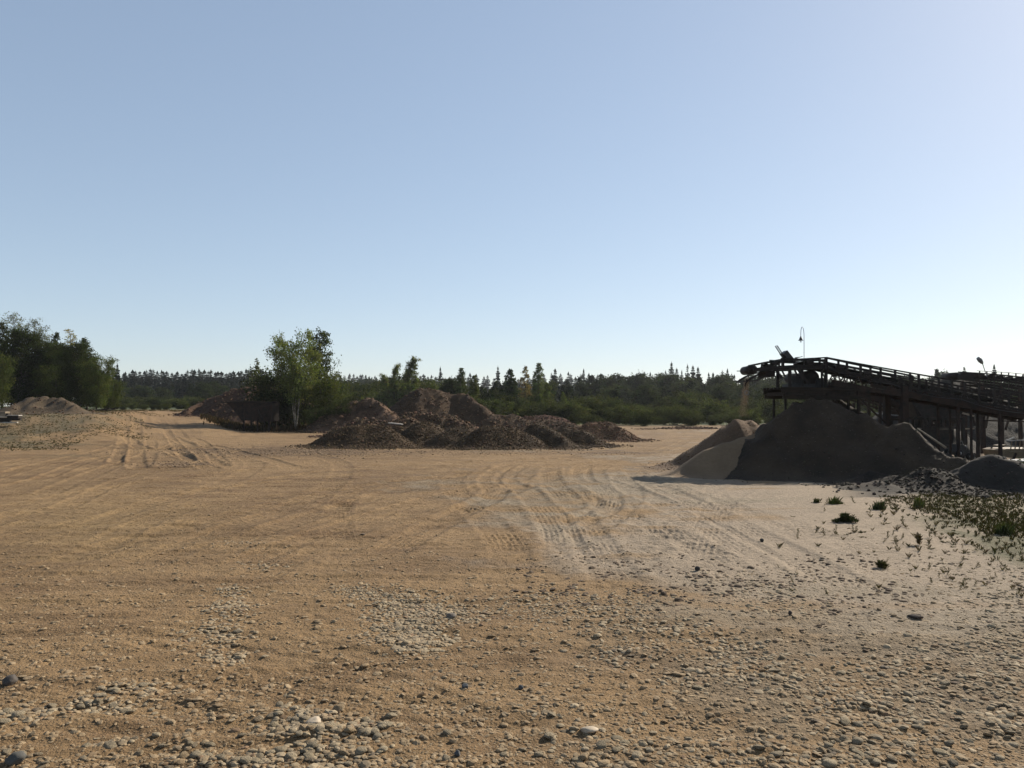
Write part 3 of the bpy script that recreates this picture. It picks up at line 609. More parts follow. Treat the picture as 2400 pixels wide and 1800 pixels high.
def broadleaf(seed, h, w, stems=1, base=.15, clumps=60, leaves=60, lsize=.14, sig=.28, top=1.6, col=(.075, .095, .03), lean=.1, thick=.012, birch=False, sparse=0., prof='round', colvar=.42, name='tree', shrub=False):
    rg = np.random.default_rng(seed); paths = []; CC = []; QQ = []
    for s in range(stems):
        az = rg.uniform(0, 6.28) if stems > 1 else 0; az = az if stems == 1 else (2 * math.pi * (s + rg.uniform(-.2, .2)) / stems)
        hs = h * (1 if s == 0 else rg.uniform(.78, 1.0)); k = 9; t = np.linspace(0, 1, k)
        sp = (w * (.05 + .22 * (stems > 1))) if not shrub else w * .35
        b0 = .03 * (stems > 1); te = 1.0 if birch else 1.3; P = np.stack([np.cos(az) * (b0 + sp * t ** te) + np.cumsum(rg.normal(0, .012 * h, k)) * t, np.sin(az) * (b0 + sp * t ** te) + np.cumsum(rg.normal(0, .012 * h, k)) * t, hs * .97 * t], 1)
        r0 = thick * h * (1 if stems == 1 else .38); paths.append((P, r0 * (1 - t) ** .8 + .006))
        nb = max(4, int(clumps / stems))
        for b in range(nb):
            tz = base + (1 - base) * ((b + rg.random()) / nb) ** .9; tz = min(tz, .985)
            o = np.array([np.interp(tz, t, P[:, c]) for c in range(3)])
            q = (tz - base) / (1 - base)
            if prof == 'round': e = math.sin(math.pi * min(.12 + .80 * q, 1)) ** .6
            elif prof == 'cone': e = (1 - q) ** .75 * (.55 + .45 * min(1, q * 6)) + .07
            elif prof == 'col': e = (math.sin(math.pi * min(.1 + .84 * q, 1)) ** .5) * .9
            else: e = math.sin(math.pi * (.25 + .62 * q)) ** .7
            L = w / 2 * e * rg.uniform(.45, 1.08) * (1 if stems == 1 else .72); a2 = rg.uniform(0, 6.28) if stems == 1 else az + rg.normal(0, 1.1)
            up = rg.uniform(.15, .8) * (1 - .3 * q)
            tip = o + np.array([math.cos(a2) * L, math.sin(a2) * L, L * up * (.9 if prof != 'cone' else .35)])
            lim = h * (1.0 - .30 * min(1.2, L / (w / 2)) ** 1.5 * (prof != 'cone') - .05 * rg.random()); tip[2] = min(tip[2], max(lim, o[2] - .1 * L))
            mid = (o + tip) / 2 + np.array([0, 0, .08 * L]); tt = np.linspace(0, 1, 5)[:, None]
            Pb = (1 - tt) ** 2 * o + 2 * tt * (1 - tt) * mid + tt ** 2 * (tip + np.array([0, 0, -.10 * L if birch else 0]))
            rb = r0 * .32 * (1 - tz * .6); paths.append((Pb, rb * (1 - .85 * tt[:, 0])))
            nc = 2 + int(L / (w * .16))
            for c in range(nc):
                f = 1 - .7 * (c / nc) * rg.uniform(.7, 1.2); p = (1 - f) ** 2 * o + 2 * f * (1 - f) * mid + f * f * Pb[-1]
                off = rg.normal(0, sig * .7, 3); off[2] *= .7; CC.append(p + off * (1 - .7 * q * (prof == 'cone'))); QQ.append(q)
                if rg.random() < .5: paths.append((np.stack([p, p + off * .5, p + off]), np.array([.3, .2, .08]) * rb + .003))
    CC = np.array(CC); keep = rg.random(len(CC)) > sparse; CC = CC[keep]
    n = len(CC); cs = rg.uniform(.55, 1.25, n) * (1 - (.68 if prof == 'cone' else .3) * np.array(QQ)[keep]); lv = np.maximum((leaves * cs).astype(int), 3)
    idx = np.repeat(np.arange(n), lv); off = rg.normal(0, 1, (len(idx), 3)) * (sig * cs[idx])[:, None]; off[:, 2] *= .75
    if birch: off[:, 2] -= np.abs(rg.normal(0, sig * .5, len(idx)))
    pts = CC[idx] + off; pts[:, 2] = np.maximum(pts[:, 2], .05 * h * rg.random(len(pts)))
    V, Fq = leaf_quads(pts, lsize, rg, droop=.5 if birch else .1)
    col = np.array(col); cl = col * (1 + rg.uniform(-colvar, colvar, (n, 1))) * (1 + rg.normal(0, .07, (n, 3)))
    cv = cl[idx] * rg.uniform(.75, 1.3, (len(idx), 1)); C = np.repeat(np.clip(cv, .004, 1), 4, 0)
    root = empty(name); tv, tf = tubes_np(paths, 5)
    mesh_np('trunk', tv, [tf], M_birch if birch else M_bark, None, True, root)
    mesh_np('crown', V, [Fq], M_leaf, C, False, root)
    return root
def spruce(seed, h, w, col=(.008, .013, .008), dens=1.0, gap=0., name='spruce'):
    rg = np.random.default_rng(seed); paths = [(np.array([[0, 0, 0], [0, 0, h * .5], [0, 0, h]]), np.array([.014 * h, .009 * h, .01]))]
    A = []; B = []; Wd = []
    nt_ = int(26 * dens)
    for k in range(nt_):
        q = (k + .5 * rg.random()) / nt_; z = h * (.06 + .93 * q)
        L0 = w / 2 * ((1 - q) ** .85) * (1 + .25 * math.sin(k * 1.9 + seed)) + .02 * h * .5
        nb = int(7 + 5 * (1 - q))
        for b in range(nb):
            if rg.random() < gap: continue
            az = rg.uniform(0, 6.28); L = L0 * rg.uniform(.6, 1.15); o = np.array([0, 0, z]); dirn = np.array([math.cos(az), math.sin(az), 0]); tip = o + dirn * L + np.array([0, 0, -L * rg.uniform(.15, .5)])
            m = 5
            for i in range(m):
                f0 = i / m; p = o + (tip - o) * f0; q2 = o + (tip - o) * min(1, f0 + 1.5 / m); side = np.array([-dirn[1], dirn[0], 0]) * rg.normal(0, .22) * L * (1 - f0)
                A.append(p + side * .4); B.append(q2 + side + np.array([0, 0, -rg.uniform(0, .14) * L0])); Wd.append(.42 * L0 * (1.2 - f0 * .6) + .085 * w)
    A = np.array(A); B = np.array(B); Wd = np.array(Wd)
    tz = np.array([[0, 0, h * .93], [0, 0, h * .9]]); A = np.concatenate([A, tz]); B = np.concatenate([B, tz + [0, 0, h * .09]]); Wd = np.concatenate([Wd, [.07 * w, .12 * w]])
    d = B - A; d /= np.linalg.norm(d, axis=1)[:, None] + 1e-9; s = np.cross(d, rg.normal(size=d.shape)); s /= np.linalg.norm(s, axis=1)[:, None] + 1e-9
    V = np.stack([A, (A + B) / 2 + s * Wd[:, None] * .5, B, (A + B) / 2 - s * Wd[:, None] * .5], 1).reshape(-1, 3); n = len(A)
    C = np.repeat(np.array(col) * rg.uniform(.6, 1.5, (n, 1)) * (1 + rg.normal(0, .06, (n, 3))), 4, 0)
    root = empty(name); tv, tf = tubes_np(paths, 5); mesh_np('trunk', tv, [tf], M_bark, None, True, root)
    mesh_np('crown', V, [np.arange(n * 4).reshape(n, 4)], M_needle, np.clip(C, .003, 1), False, root); return root
USED = {}
def use(proto, key=None):
    k = proto.name
    if k in USED: return copy_tree(proto)
    USED[k] = 1; return proto
def stand(proto, px, Y, top, ph, label, group=None, cat='tree', base=None, sx=1.0, dz=0.):
    """put a copy of proto (height ph) at distance Y so its top reaches row top"""
    o = use(proto); t = at(px, top, Y); z0 = TZ(t.x, Y) + dz; s = (t.z - z0) / ph
    o.location = (t.x, Y, z0 - .05); o.scale = (s * sx, s * sx, s); o.rotation_euler = (0, 0, random.uniform(0, 6.28)); tag(o, label, cat, group); return o

G1 = (.030, .036, .012); G2 = (.020, .026, .010); G3 = (.052, .059, .018); GD = (.024, .032, .012); GY = (.17, .14, .045)
# --- the birch clump in the middle
b = broadleaf(3, 7.3, 5.0, stems=5, base=.36, clumps=170, leaves=46, lsize=.15, sig=.24, col=(.088, .10, .034), birch=True, thick=.011, sparse=.04, colvar=.35, name='birch', prof='round')
stand(b, 695, 51.5, 762, 7.3, 'tall birch clump with several slender white stems standing alone at the yard edge', dz=.1, sx=.68)
b = broadleaf(4, 7.2, 2.5, base=.25, clumps=60, leaves=40, lsize=.15, sig=.20, col=(.04, .052, .02), name='leafy_tree', prof='col', sparse=.05)
stand(b, 748, 54, 766, 7.2, 'dark leafy tree pressed against the right side of the birch clump', dz=.1, sx=.9)
b = broadleaf(5, 4.6, 2.6, stems=4, base=.06, clumps=80, leaves=56, lsize=.12, sig=.30, col=G3, name='bush', prof='round')
stand(b, 768, 51.5, 866, 4.6, 'broad bright green bush at the right foot of the birch clump', cat='bush')
b = broadleaf(6, 3.6, 3.2, stems=4, base=.05, clumps=70, leaves=60, lsize=.12, sig=.28, col=G1, name='bush')
stand(b, 640, 52.5, 862, 3.6, 'dark green bush behind the bin and left of the birch stems', cat='bush')
stand(b, 700, 54, 868, 3.6, 'dark bush filling in behind the white birch stems', cat='bush', sx=1.2)
stand(b, 800, 49.5, 925, 3.6, 'low olive bush between the birch clump and the sharp peaked heap', cat='bush', sx=.9)
stand(b, 745, 50, 950, 3.6, 'low dark bush right of the birch stems at the shadow edge', cat='bush', sx=1.2)
b = broadleaf(7, 5.6, 2.0, base=.2, clumps=60, leaves=26, lsize=.12, sig=.16, col=(.07, .075, .04), name='slender_tree', prof='cone', sparse=.15)
stand(b, 600, 66, 833, 5.6, 'slender sparse young tree rising above the dark earth heap left of the birch')
stand(b, 598, 64, 872, 5.6, 'green bush at the top of the dark earth heap left of the birch', cat='bush', sx=2.2)
# --- left thicket
A_ = broadleaf(8, 9, 6.2, base=.07, clumps=190, leaves=62, lsize=.17, sig=.40, col=(.030, .038, .012), name='leafy_tree', prof='round', thick=.014)
B_ = broadleaf(9, 9, 3.6, base=.12, clumps=110, leaves=52, lsize=.15, sig=.30, col=(.034, .040, .016), name='leafy_tree', prof='cone', sparse=.08)
C_ = broadleaf(10, 8, 6.0, stems=5, base=.08, clumps=170, leaves=56, lsize=.17, sig=.38, col=(.048, .058, .017), name='leafy_tree', prof='round')
D_ = broadleaf(12, 9, 3.2, base=.3, clumps=90, leaves=22, lsize=.12, sig=.25, col=(.085, .09, .055), name='thin_tree', prof='col', sparse=.2)
E_ = broadleaf(13, 8.5, 3.2, base=.2, clumps=90, leaves=26, lsize=.13, sig=.24, col=GY, name='yellow_tree', prof='cone', sparse=.15)
g = 'trees of the dark thicket on the left'
stand(D_, 42, 70, 727, 9, 'tallest thin crowned tree at the back of the left thicket')
stand(D_, 74, 68, 742, 9, 'thin grey green treetop just right of the tallest one in the left thicket', sx=1.1)
stand(B_, 8, 66, 748, 9, 'green treetop at the very left edge above the thicket')
stand(D_, 95, 69, 768, 9, 'small spiky treetop between the tall trees and the pointed tree', sx=.8)
stand(B_, 128, 68, 773, 9, 'pointed green treetop in the middle of the left thicket')
stand(E_, 164, 69, 764, 8.5, 'pale yellowing birch top above the left thicket', sx=1.15)
stand(A_, 45, 62, 768, 9, 'dark broad tree forming the left body of the thicket', sx=.95)
stand(A_, 118, 63, 800, 9, 'dark round tree in the centre of the left thicket', sx=.95)
stand(A_, 185, 59, 800, 9, 'dark many stemmed tree at the front of the left thicket', sx=.85)
stand(B_, 206, 60, 786, 9, 'dark treetop leaning out of the right half of the thicket', sx=1.25)
stand(C_, 228, 58, 830, 8, 'rounded green tree at the right end of the left thicket', sx=.82)
stand(C_, -18, 50, 812, 8, 'light green tree cut off by the left edge of the picture', sx=.8)
stand(C_, 60, 66, 830, 8, 'low dark tree behind the gullied soil heap', sx=1.2)
stand(C_, 138, 62, 850, 8, 'dark undergrowth tree beside the right end of the gullied heap', sx=1.3)
stand(C_, 252, 62, 880, 8, 'small bush below the right end of the left thicket', cat='bush', sx=1.2)
# --- protos for the middle and the far distance
mid = [broadleaf(20 + i, 8, [5.2, 3.0, 4.2, 3.4][i], stems=[1, 1, 3, 1][i], base=.06, clumps=[70, 55, 70, 60][i], leaves=[46, 40, 44, 40][i], lsize=.34, sig=[.5, .36, .45, .38][i], col=[(.019, .024, .009), (.013, .018, .008), (.024, .029, .010), (.012, .017, .008)][i], name='broadleaf_tree', prof=['round', 'cone', 'round', 'cone'][i]) for i in range(4)]
bsh = [broadleaf(30 + i, 3.4, [3.8, 3.2, 4.4][i], stems=[4, 3, 5][i], base=.03, clumps=60, leaves=44, lsize=.19, sig=.30, col=[(.046, .052, .017), (.024, .029, .010), (.034, .039, .014)][i], name='willow_bush', shrub=True) for i in range(3)]
spr = [spruce(40 + i, 14, [6.0, 5.2, 6.8, 5.0, 5.8][i], gap=[0, .1, .05, .25, .15][i]) for i in range(5)]
pine = broadleaf(50, 8, 4.0, base=.12, clumps=80, leaves=60, lsize=.22, sig=.30, col=(.03, .042, .022), name='pine', prof='cone')
autumn = broadleaf(51, 8, 2.6, base=.12, clumps=70, leaves=40, lsize=.17, sig=.24, col=(.13, .095, .04), name='autumn_birch', prof='cone')
tallb = broadleaf(52, 9, 3.4, base=.1, clumps=110, leaves=50, lsize=.17, sig=.28, col=(.06, .072, .03), name='birch_tree', prof='cone')
aspen = broadleaf(53, 7.5, 1.8, base=.1, clumps=60, leaves=40, lsize=.18, sig=.18, col=(.10, .115, .045), name='aspen', prof='col')
young = broadleaf(54, 8, 3.8, base=.06, clumps=90, leaves=50, lsize=.19, sig=.32, col=(.062, .070, .024), name='young_tree', prof='cone')
# trees one can tell apart in the middle distance
stand(aspen, 966, 84, 833, 7.5, 'upright narrow aspen with bright edges, taller of the pair left of the big earth heap')
stand(aspen, 925, 85, 850, 7.5, 'shorter sparse aspen of the pair left of the big earth heap', sx=.95)
stand(aspen, 948, 86, 866, 7.5, 'low green tree filling the gap between the two aspens', sx=1.1)
stand(aspen, 905, 86, 874, 7.5, 'small round treetop left of the shorter aspen', sx=1.2)
stand(tallb, 1083, 78, 857, 9, 'dark green tree with a pointed top right above the largest earth heap', sx=1.15)
stand(young, 1106, 76, 875, 8, 'yellowish green young tree beside the dark pointed tree')
stand(pine, 1197, 82, 862, 8, 'dark spreading pine with upturned branches behind the heaps', sx=1.05)
stand(autumn, 1230, 80, 853, 8, 'brownish yellow autumn birch between the pine and the tall green birch')
stand(tallb, 1264, 76, 845, 9, 'tall cone shaped green birch, the highest in the middle of the treeline', sx=1.05)
stand(mid[0], 1050, 80, 890, 8, 'round green tree left of the dark pointed tree above the earth heap')
stand(mid[2], 1150, 80, 905, 8, 'bushy green tree between the yellowish young tree and the pine')
stand(young, 1287, 72, 892, 8, 'bushy green tree at the right foot of the tall cone shaped birch')
stand(young, 1322, 70, 915, 8, 'rounded green tree descending right from the tall birch', sx=.9)
stand(mid[2], 1190, 74, 925, 8, 'dark bushy tree below the spreading pine', sx=1.2)
for (px, top, sx) in ((1032, 859, .8), (1167, 857, .85), (1301, 864, 1.2), (1368, 864, .9)):
    names = {1032: 'lone dark spruce spire left of the dark pointed tree', 1167: 'narrow lone spruce spire left of the spreading pine', 1301: 'dark spruce spire just right of the tall cone shaped birch', 1368: 'slim lone spruce spire farther right above the even treeline'}
    stand(spr[1 if px != 1301 else 2], px, 190, top, 14, names[px], sx=sx, cat='spruce')
SPIRES = [(1574, 847, 1), (1586, 862, 2), (1560, 868, 0), (1611, 853, 3), (1624, 856, 2), (1636, 860, 2), (1598, 868, 1), (1661, 873, 0), (1672, 873, 1), (1693, 865, 3), (1705, 864, 0), (1715, 873, 3), (1721, 878, 2), (1524, 872, 0), (1740, 888, 1), (275, 851, 1), (1800, 880, 3), (1825, 884, 3), (2260, 857, 0), (2330, 854, 0), (2220, 868, 1)]
SPN = ['tallest broad spruce above the forest right of centre', 'dark spruce at the right shoulder of the tallest spruce', 'lower spruce at the left of the tallest spruce', 'sparse spruce spire starting the cluster right of the tallest spruce', 'densest spruce in the cluster of three', 'right hand spruce in the cluster of three', 'small spruce between the tallest spruce and the cluster', 'left of two small spruces after the cluster', 'right of two small spruces after the cluster', 'pale sparse spruce near the conveyor head', 'pointed spruce nearest the conveyor head', 'thin spruce just left of the conveyor head', 'low broad spruce just left of the conveyor head', 'small spruce far left of the tallest spruce', 'low spruce right below the conveyor head', 'single pointed spruce at the right end of the left thicket', 'feathery spruce seen under the conveyor belt', 'feathery spruce beside the conveyor support', 'spruce top above the rear conveyor', 'pointed spruce behind the floodlight above the rear conveyor', 'spruce top left of the rear conveyor']
for (px, top, k), nm in zip(SPIRES, SPN): stand(spr[k], px, 175 if px > 400 else 120, top, 14, nm, sx=.95, cat='spruce')
stand(mid[1], 2190, 120, 862, 8, 'broadleaf treetop above the conveyor left of the grey heap', sx=.8)
stand(mid[0], 2205, 125, 874, 8, 'rounded treetop behind the conveyor left of the grey heap', sx=.8)
# the forest rows
rg = random.Random(5)
def row(protos, x0, x1, step, Y, top, jit, ph, label, group, sx=1., cat='tree'):
    px = x0
    while px < x1:
        t = (top(px) if callable(top) else top) + rg.uniform(-jit, jit); p = rg.choice(protos)
        stand(p, px + rg.uniform(-.4, .4) * step, Y * rg.uniform(.93, 1.08), t, ph, label, group, cat, sx=sx * rg.uniform(.85, 1.2)); px += step
row(spr, 240, 640, 8, 215, lambda x: 869 + 3 * math.sin(x * .05), 3.5, 14, 'dark spruce in the dense even wall of forest behind the left road', 'spruces in the wall of forest on the left', 1.9, 'spruce')
row(spr, 250, 640, 15, 170, 887, 7, 14, 'dark spruce in the lower front rank of the left forest wall', 'front spruces of the left forest', 1.7, 'spruce')
row(mid, 255, 640, 30, 140, 903, 9, 8, 'dark broadleaf tree at the foot of the left forest wall', 'broadleaf trees below the left forest', 1.2)
row(spr, 640, 1080, 7, 430, lambda x: 881 - 3 * math.sin(x * .04), 3, 14, 'tiny spruce in the far serrated ridge line left of centre', 'far spruces on the ridge line', 1.5, 'spruce')
row(spr, 1080, 1420, 13, 330, lambda x: 880 - 3 * math.sin(x * .03), 6, 14, 'small spruce in the distant ridge line behind the middle trees', 'distant spruces behind the middle trees', 1.5, 'spruce')
row(mid, 780, 1100, 20, 250, 889, 3, 8, 'distant treetop in the green belt under the serrated ridge line', 'green belt trees under the ridge line', 1.5)
row(mid, 1330, 2440, 24, 150, lambda x: 880 + 5 * math.sin(x * .02) + (6 if x > 1720 else 0), 5, 8, 'broadleaf tree in the even dark canopy of the right forest', 'canopy trees of the right forest', 1.25)
row(mid, 1340, 2440, 28, 125, lambda x: 900 + 6 * math.sin(x * .03), 8, 8, 'shaded broadleaf tree in the second rank of the right forest', 'second rank trees of the right forest', 1.25)
row(spr, 1380, 2440, 26, 180, lambda x: 879 + (4 if x > 1720 else 0), 5, 14, 'spruce tip poking out of the right forest canopy', 'spruce tips in the right forest', 1.5, 'spruce')
row(mid, 1000, 1340, 26, 110, 897, 8, 8, 'green tree in the belt behind the middle heaps', 'green trees behind the middle heaps', 1.1)
row(mid + [young], 1330, 2440, 36, 98, lambda x: 916 + 10 * math.sin(x * .023), 16, 8, 'lower bushy tree at the skirt of the right forest', 'skirt trees of the right forest', 1.3)
row(bsh, 780, 1000, 20, 92, 905, 9, 3.4, 'sunlit willow bush in the belt between the birch and the big earth heap', 'willow bushes left of the big earth heap', 1.0, 'bush')
row(bsh, 780, 1010, 22, 105, 893, 5, 3.4, 'willow bush in the rear belt left of the big earth heap', 'rear willow bushes left of the big earth heap', 1.0, 'bush')
row(bsh, 1100, 1400, 26, 72, 938, 12, 3.4, 'willow bush along the back of the middle heaps', 'willow bushes behind the middle heaps', 1.1, 'bush')
row(bsh, 1330, 2440, 25, 78, lambda x: 938 + 10 * math.sin(x * .03), 14, 3.4, 'willow bush in the thick belt behind the far edge of the yard', 'rear willow bushes at the far yard edge', 1.15, 'bush')
row(bsh, 1350, 2440, 26, 67, lambda x: 962 + 8 * math.sin(x * .05), 13, 3.4, 'low willow bush in front of the belt at the far edge of the yard', 'front willow bushes at the far yard edge', 1.2, 'bush')
row(bsh, 255, 470, 20, 88, 945, 4, 3.4, 'low grey green bush beyond the end of the left road', 'low bushes beyond the left road', 1.2, 'bush')
row(bsh, 270, 480, 18, 110, 930, 5, 3.4, 'bush in the belt between the left road and the spruce wall', 'bushes between the left road and the spruce wall', 1.2, 'bush')
print('trees done', len(bpy.data.objects))

# ------------------------------------------------------------------ weeds and grass
def blades(P, H, rg, col, wd=.012, n=7, spread=.3, broad=1.):
    idx = np.repeat(np.arange(len(P)), n); m = len(idx); a = rg.uniform(0, 6.28, m); h = H[idx] * rg.uniform(.5, 1.1, m); s = spread * h * rg.uniform(.3, 1.2, m)
    b = P[idx] + np.stack([np.cos(a), np.sin(a), 0 * a], 1) * (.02 * rg.random(m))[:, None]
    t = b + np.stack([np.cos(a) * s, np.sin(a) * s, h], 1); mdl = b + np.stack([np.cos(a) * s * .35, np.sin(a) * s * .35, h * .6], 1)
    side = np.stack([-np.sin(a), np.cos(a), 0 * a], 1) * wd * broad
    V = np.stack([b - side * .4, b + side * .4, mdl + side * .5, t, mdl - side * .5], 1).reshape(-1, 3); F5 = np.arange(m * 5).reshape(m, 5)
    C = np.repeat(np.array(col) * rg.uniform(.6, 1.5, (m, 1)) * (1 + rg.normal(0, .1, (m, 3))), 5, 0); return V, F5, np.clip(C, .005, 1)
def scatter_px(n, x0, x1, y0, y1, cond, rg):
    px = rg.uniform(x0, x1, n); py = rg.uniform(y0, y1, n); k = cond(px, py); px, py = px[k], py[k]
    y = F * ZC / (py - 950); x = (px - 1200) / F * y; z = gheight(x, y); return np.stack([x, y, z], 1)
rg2 = np.random.default_rng(77)
P = scatter_px(11000, 2060, 2620, 1145, 1360, lambda x, y: (y < 1188 + (x - 2130) * .24 + 30 * vn(x * .02, y * .05, 4) + 16 * rg2.normal(size=len(x))) & (y > 1150 + (x < 2150) * 18 - 6), rg2)
P2 = scatter_px(300, 2150, 2460, 1195, 1420, lambda x, y: (rg2.random(len(x)) < .9) & (y < 1228 + (x - 2130) * .4), rg2)
P = np.concatenate([P, P2]); v, f, c = blades(P, rg2.uniform(.015, .06, len(P)), rg2, (.034, .030, .0135), n=5, spread=.8, wd=.011)
tag(mesh_np('weed_cover', v, [f], M_grass, c), 'dark green carpet of low weeds at the foot of the big sand heap on the right', 'weeds', kind='stuff')
P = scatter_px(5500, 470, 880, 990, 1013, lambda x, y: (y < 1003 + 8 * np.clip((x - 470) / 60, 0, 1) + 3 * rg2.normal(size=len(x))), rg2); P[:, 2] = terrain(P[:, 0], P[:, 1])
v, f, c = blades(P, rg2.uniform(.1, .45, len(P)), rg2, (.055, .038, .018), n=6, spread=.5, wd=.03)
tag(mesh_np('dry_grass', v, [f], M_grass, c), 'dry brownish grass in the shade round the birch clump and bin', 'grass', kind='stuff')
m = 20000; u = rg2.uniform(-.70, -.36, m); yy = rg2.uniform(29, 75, m); xx = u * yy; k = (xx / yy < -.47 - .1 * vn(xx * .3, yy * .3, 3) - .05 * (yy < 36)) & (rg2.random(m) < .3 + 1.2 * vn(xx * .5, yy * .5, 8) + .4) | (yy > 66); xx, yy = xx[k], yy[k]
P = np.stack([xx, yy, gheight(xx, yy)], 1); v, f, c = blades(P, rg2.uniform(.02, .08, len(P)), rg2, (.07, .058, .028), n=5, spread=1.1, wd=.014)
tag(mesh_np('grass', v, [f], M_grass, c), 'patchy olive grass on the weedy bank at the left', 'grass', kind='stuff')
# single weeds on the pale sand
def weed_proto(seed, kind):
    rg = np.random.default_rng(seed); P0 = np.zeros((1, 3))
    if kind == 'rosette': v, f, c = blades(P0, np.array([.032]), rg, (.05, .048, .02), n=10, spread=2.0, wd=.015); nm = 'rosette_weed'
    elif kind == 'tuft': v, f, c = blades(P0, np.array([.08]), rg, (.10, .078, .04), n=16, spread=.7, wd=.006); nm = 'grass_tuft'
    else:
        st = np.stack([np.zeros(10), np.zeros(10), np.linspace(.01, .11, 10)], 1); st[:, 0] += np.cumsum(rg.normal(0, .008, 10)); v, f, c = blades(st, np.full(10, .025), rg, (.065, .055, .027), n=4, spread=1.0, wd=.009); nm = 'stalk_weed'
    return mesh_np(nm, v, [f], M_grass, c)
WP = {k: [weed_proto(200 + i * 7 + len(k), k) for i in range(3)] for k in ('rosette', 'tuft', 'stalk')}
LB = {'rosette': ('flat leafed dark green weed scattered on the pale sand', 'flat weeds scattered on the pale sand'), 'tuft': ('thin dry grass tuft scattered on the pale sand', 'dry grass tufts scattered on the pale sand'), 'stalk': ('small upright stalk weed scattered on the pale sand', 'upright stalk weeds scattered on the pale sand')}
cnt = 0; tries = 0
wused = {}
while cnt < 250 and tries < 6000:
    tries += 1; px = rg.uniform(1800, 2420); py = rg.uniform(1175, 1400)
    line = 1165 + max(0, px - 2100) * .42
    if py < line: continue
    e = .8 * math.exp(-((px - 2200) / 230) ** 2) * math.exp(-((py - line - 40) / 90) ** 2) + .03 + .35 * (px > 2200) * (py > 1270)
    if rg.random() > e: continue
    k = rg.choice(['rosette', 'rosette', 'tuft', 'tuft', 'stalk']); i = rg.randrange(3); g_ = ground(px, py); o = WP[k][i]
    if (k, i) in wused: o = o.copy(); COL.objects.link(o)
    wused[(k, i)] = 1; s = rg.uniform(.4, .95) * (1.0 if py < 1300 else .7); o.scale = (s, s, s * rg.uniform(.7, 1.2)); o.rotation_euler = (0, 0, rg.uniform(0, 6.28)); o.location = (g_.x, g_.y, float(gheight(g_.x, g_.y)[0]) - .004); tag(o, LB[k][0], 'weed', LB[k][1]); cnt += 1
def weed_clump(px, py, wpx, hpx, label, col, n=95, wd=.014, spread=.6, name='weed_clump', leafy=False):
    g_ = ground(px, py); sc = g_.y / F; rgc = np.random.default_rng(int(px)); n_ = n
    a = rgc.uniform(0, 6.28, n_); r = np.minimum(np.abs(rgc.normal(0, .42, n_)) * (1 + .4 * np.sin(a * 3 + px)), 1.2) * wpx / 2 * sc; X = g_.x + r * np.cos(a); Yv = g_.y + r * np.sin(a) * .8
    P = np.stack([X, Yv, gheight(X, Yv)], 1) - np.array([g_.x, g_.y, 0]); hh = hpx * sc * (1.1 - .6 * (r / (wpx / 2 * sc)) ** 2) * rgc.uniform(.3, 1.25, n_)
    if leafy:
        P = np.repeat(P, 5, 0); P[:, 2] += np.repeat(hh, 5) * rgc.random(len(P)) * .8; hh = np.full(len(P), .035)
    v, f, c = blades(P, hh, rgc, col, n=4, spread=spread if not leafy else 1.3, wd=wd); o = mesh_np(name, v, [f], M_grass, c); o.location = (g_.x, g_.y, 0); tag(o, label, 'weed'); return o
weed_clump(1957, 1181, 40, 14, 'dense dark green weed clump at the shadow edge, leftmost of the three big clumps', (.055, .065, .02))
weed_clump(2060, 1194, 38, 16, 'dense weed clump right of the leftmost one at the shadow edge', (.06, .07, .028))
weed_clump(1983, 1224, 52, 18, 'leafy dark weed clump standing alone on the pale sand', (.045, .05, .02), leafy=True, n=90)
weed_clump(2152, 1190, 26, 22, 'bright green upright grass clump at the edge of the weed carpet', (.12, .13, .04), spread=.3)
weed_clump(2355, 1252, 56, 22, 'round dark weed clump at the lower edge of the weed carpet', (.05, .055, .02))
weed_clump(2066, 1329, 15, 13, 'small bushy weed alone low on the pale sand', (.06, .055, .025), n=22, leafy=True)
weed_clump(2154, 1278, 7, 30, 'tall single seed stalk among the weeds on the pale sand', (.10, .075, .04), n=7, spread=.12, leafy=True)
weed_clump(2390, 1122, 60, 50, 'dark leafy weed at the right edge on the small dark heap', (.05, .06, .022), leafy=True, n=70)
weed_clump(1915, 1178, 20, 10, 'small green weed at the left tip of the shadow edge plants', (.06, .065, .025), n=30)
# ------------------------------------------------------------------ main conveyor
def Yc(px): return 20.2 - (px - 1760) / 640 * 1.6
def c(px, py, side=0, dy=0): p = at(px, py, Yc(px)); return Vector((p.x, p.y + side * .9 + dy, p.z))
def poly(mb, pts, wpx, hpx=None, sides=(0, 1), fn=c, k=.0107):
    for sd in sides:
        for a, b_ in zip(pts[:-1], pts[1:]): mb.bar(fn(*a, sd), fn(*b_, sd), wpx * k, (hpx or wpx) * k)
    return mb
def interp(pts, x):
    xs = [p[0] for p in pts]; ys = [p[1] for p in pts]; return float(np.interp(x, xs, ys))
o0 = c(1941, 1090); conv = empty('conveyor', (o0.x, o0.y + .45, 0))
tag(conv, 'dark rusty steel belt conveyor standing in the big sand heap, its head dropping sand on the left', 'conveyor')
conv['label'] = 'dark rusty belt conveyor standing in the big sand heap with its head on the left'
TOP = [(1836, 844), (1938, 838), (2000, 850), (2150, 877), (2300, 903), (2440, 932)]
RAIL = [(1938, 839), (2000, 853), (2138, 881)]
MIDR = [(1938, 850), (2040, 871), (2135, 890), (2300, 924), (2440, 953)]
LOW = [(1938, 862), (2040, 886), (2130, 908), (2300, 944), (2440, 970)]
GIR = [(1950, 897), (2040, 914), (2140, 929), (2230, 945), (2440, 984)]
for sd in (0, 1): m = MB(); poly(m, TOP, 2.2, 3.2, (sd,)); m.build('handrail', M_steel, conv)
m = MB(); poly(m, RAIL, 2.2, 4, (0,)); poly(m, [(2138, 880), (2131, 918)], 6, 5, (0,)); m.build('guard_rail', M_steel, conv)
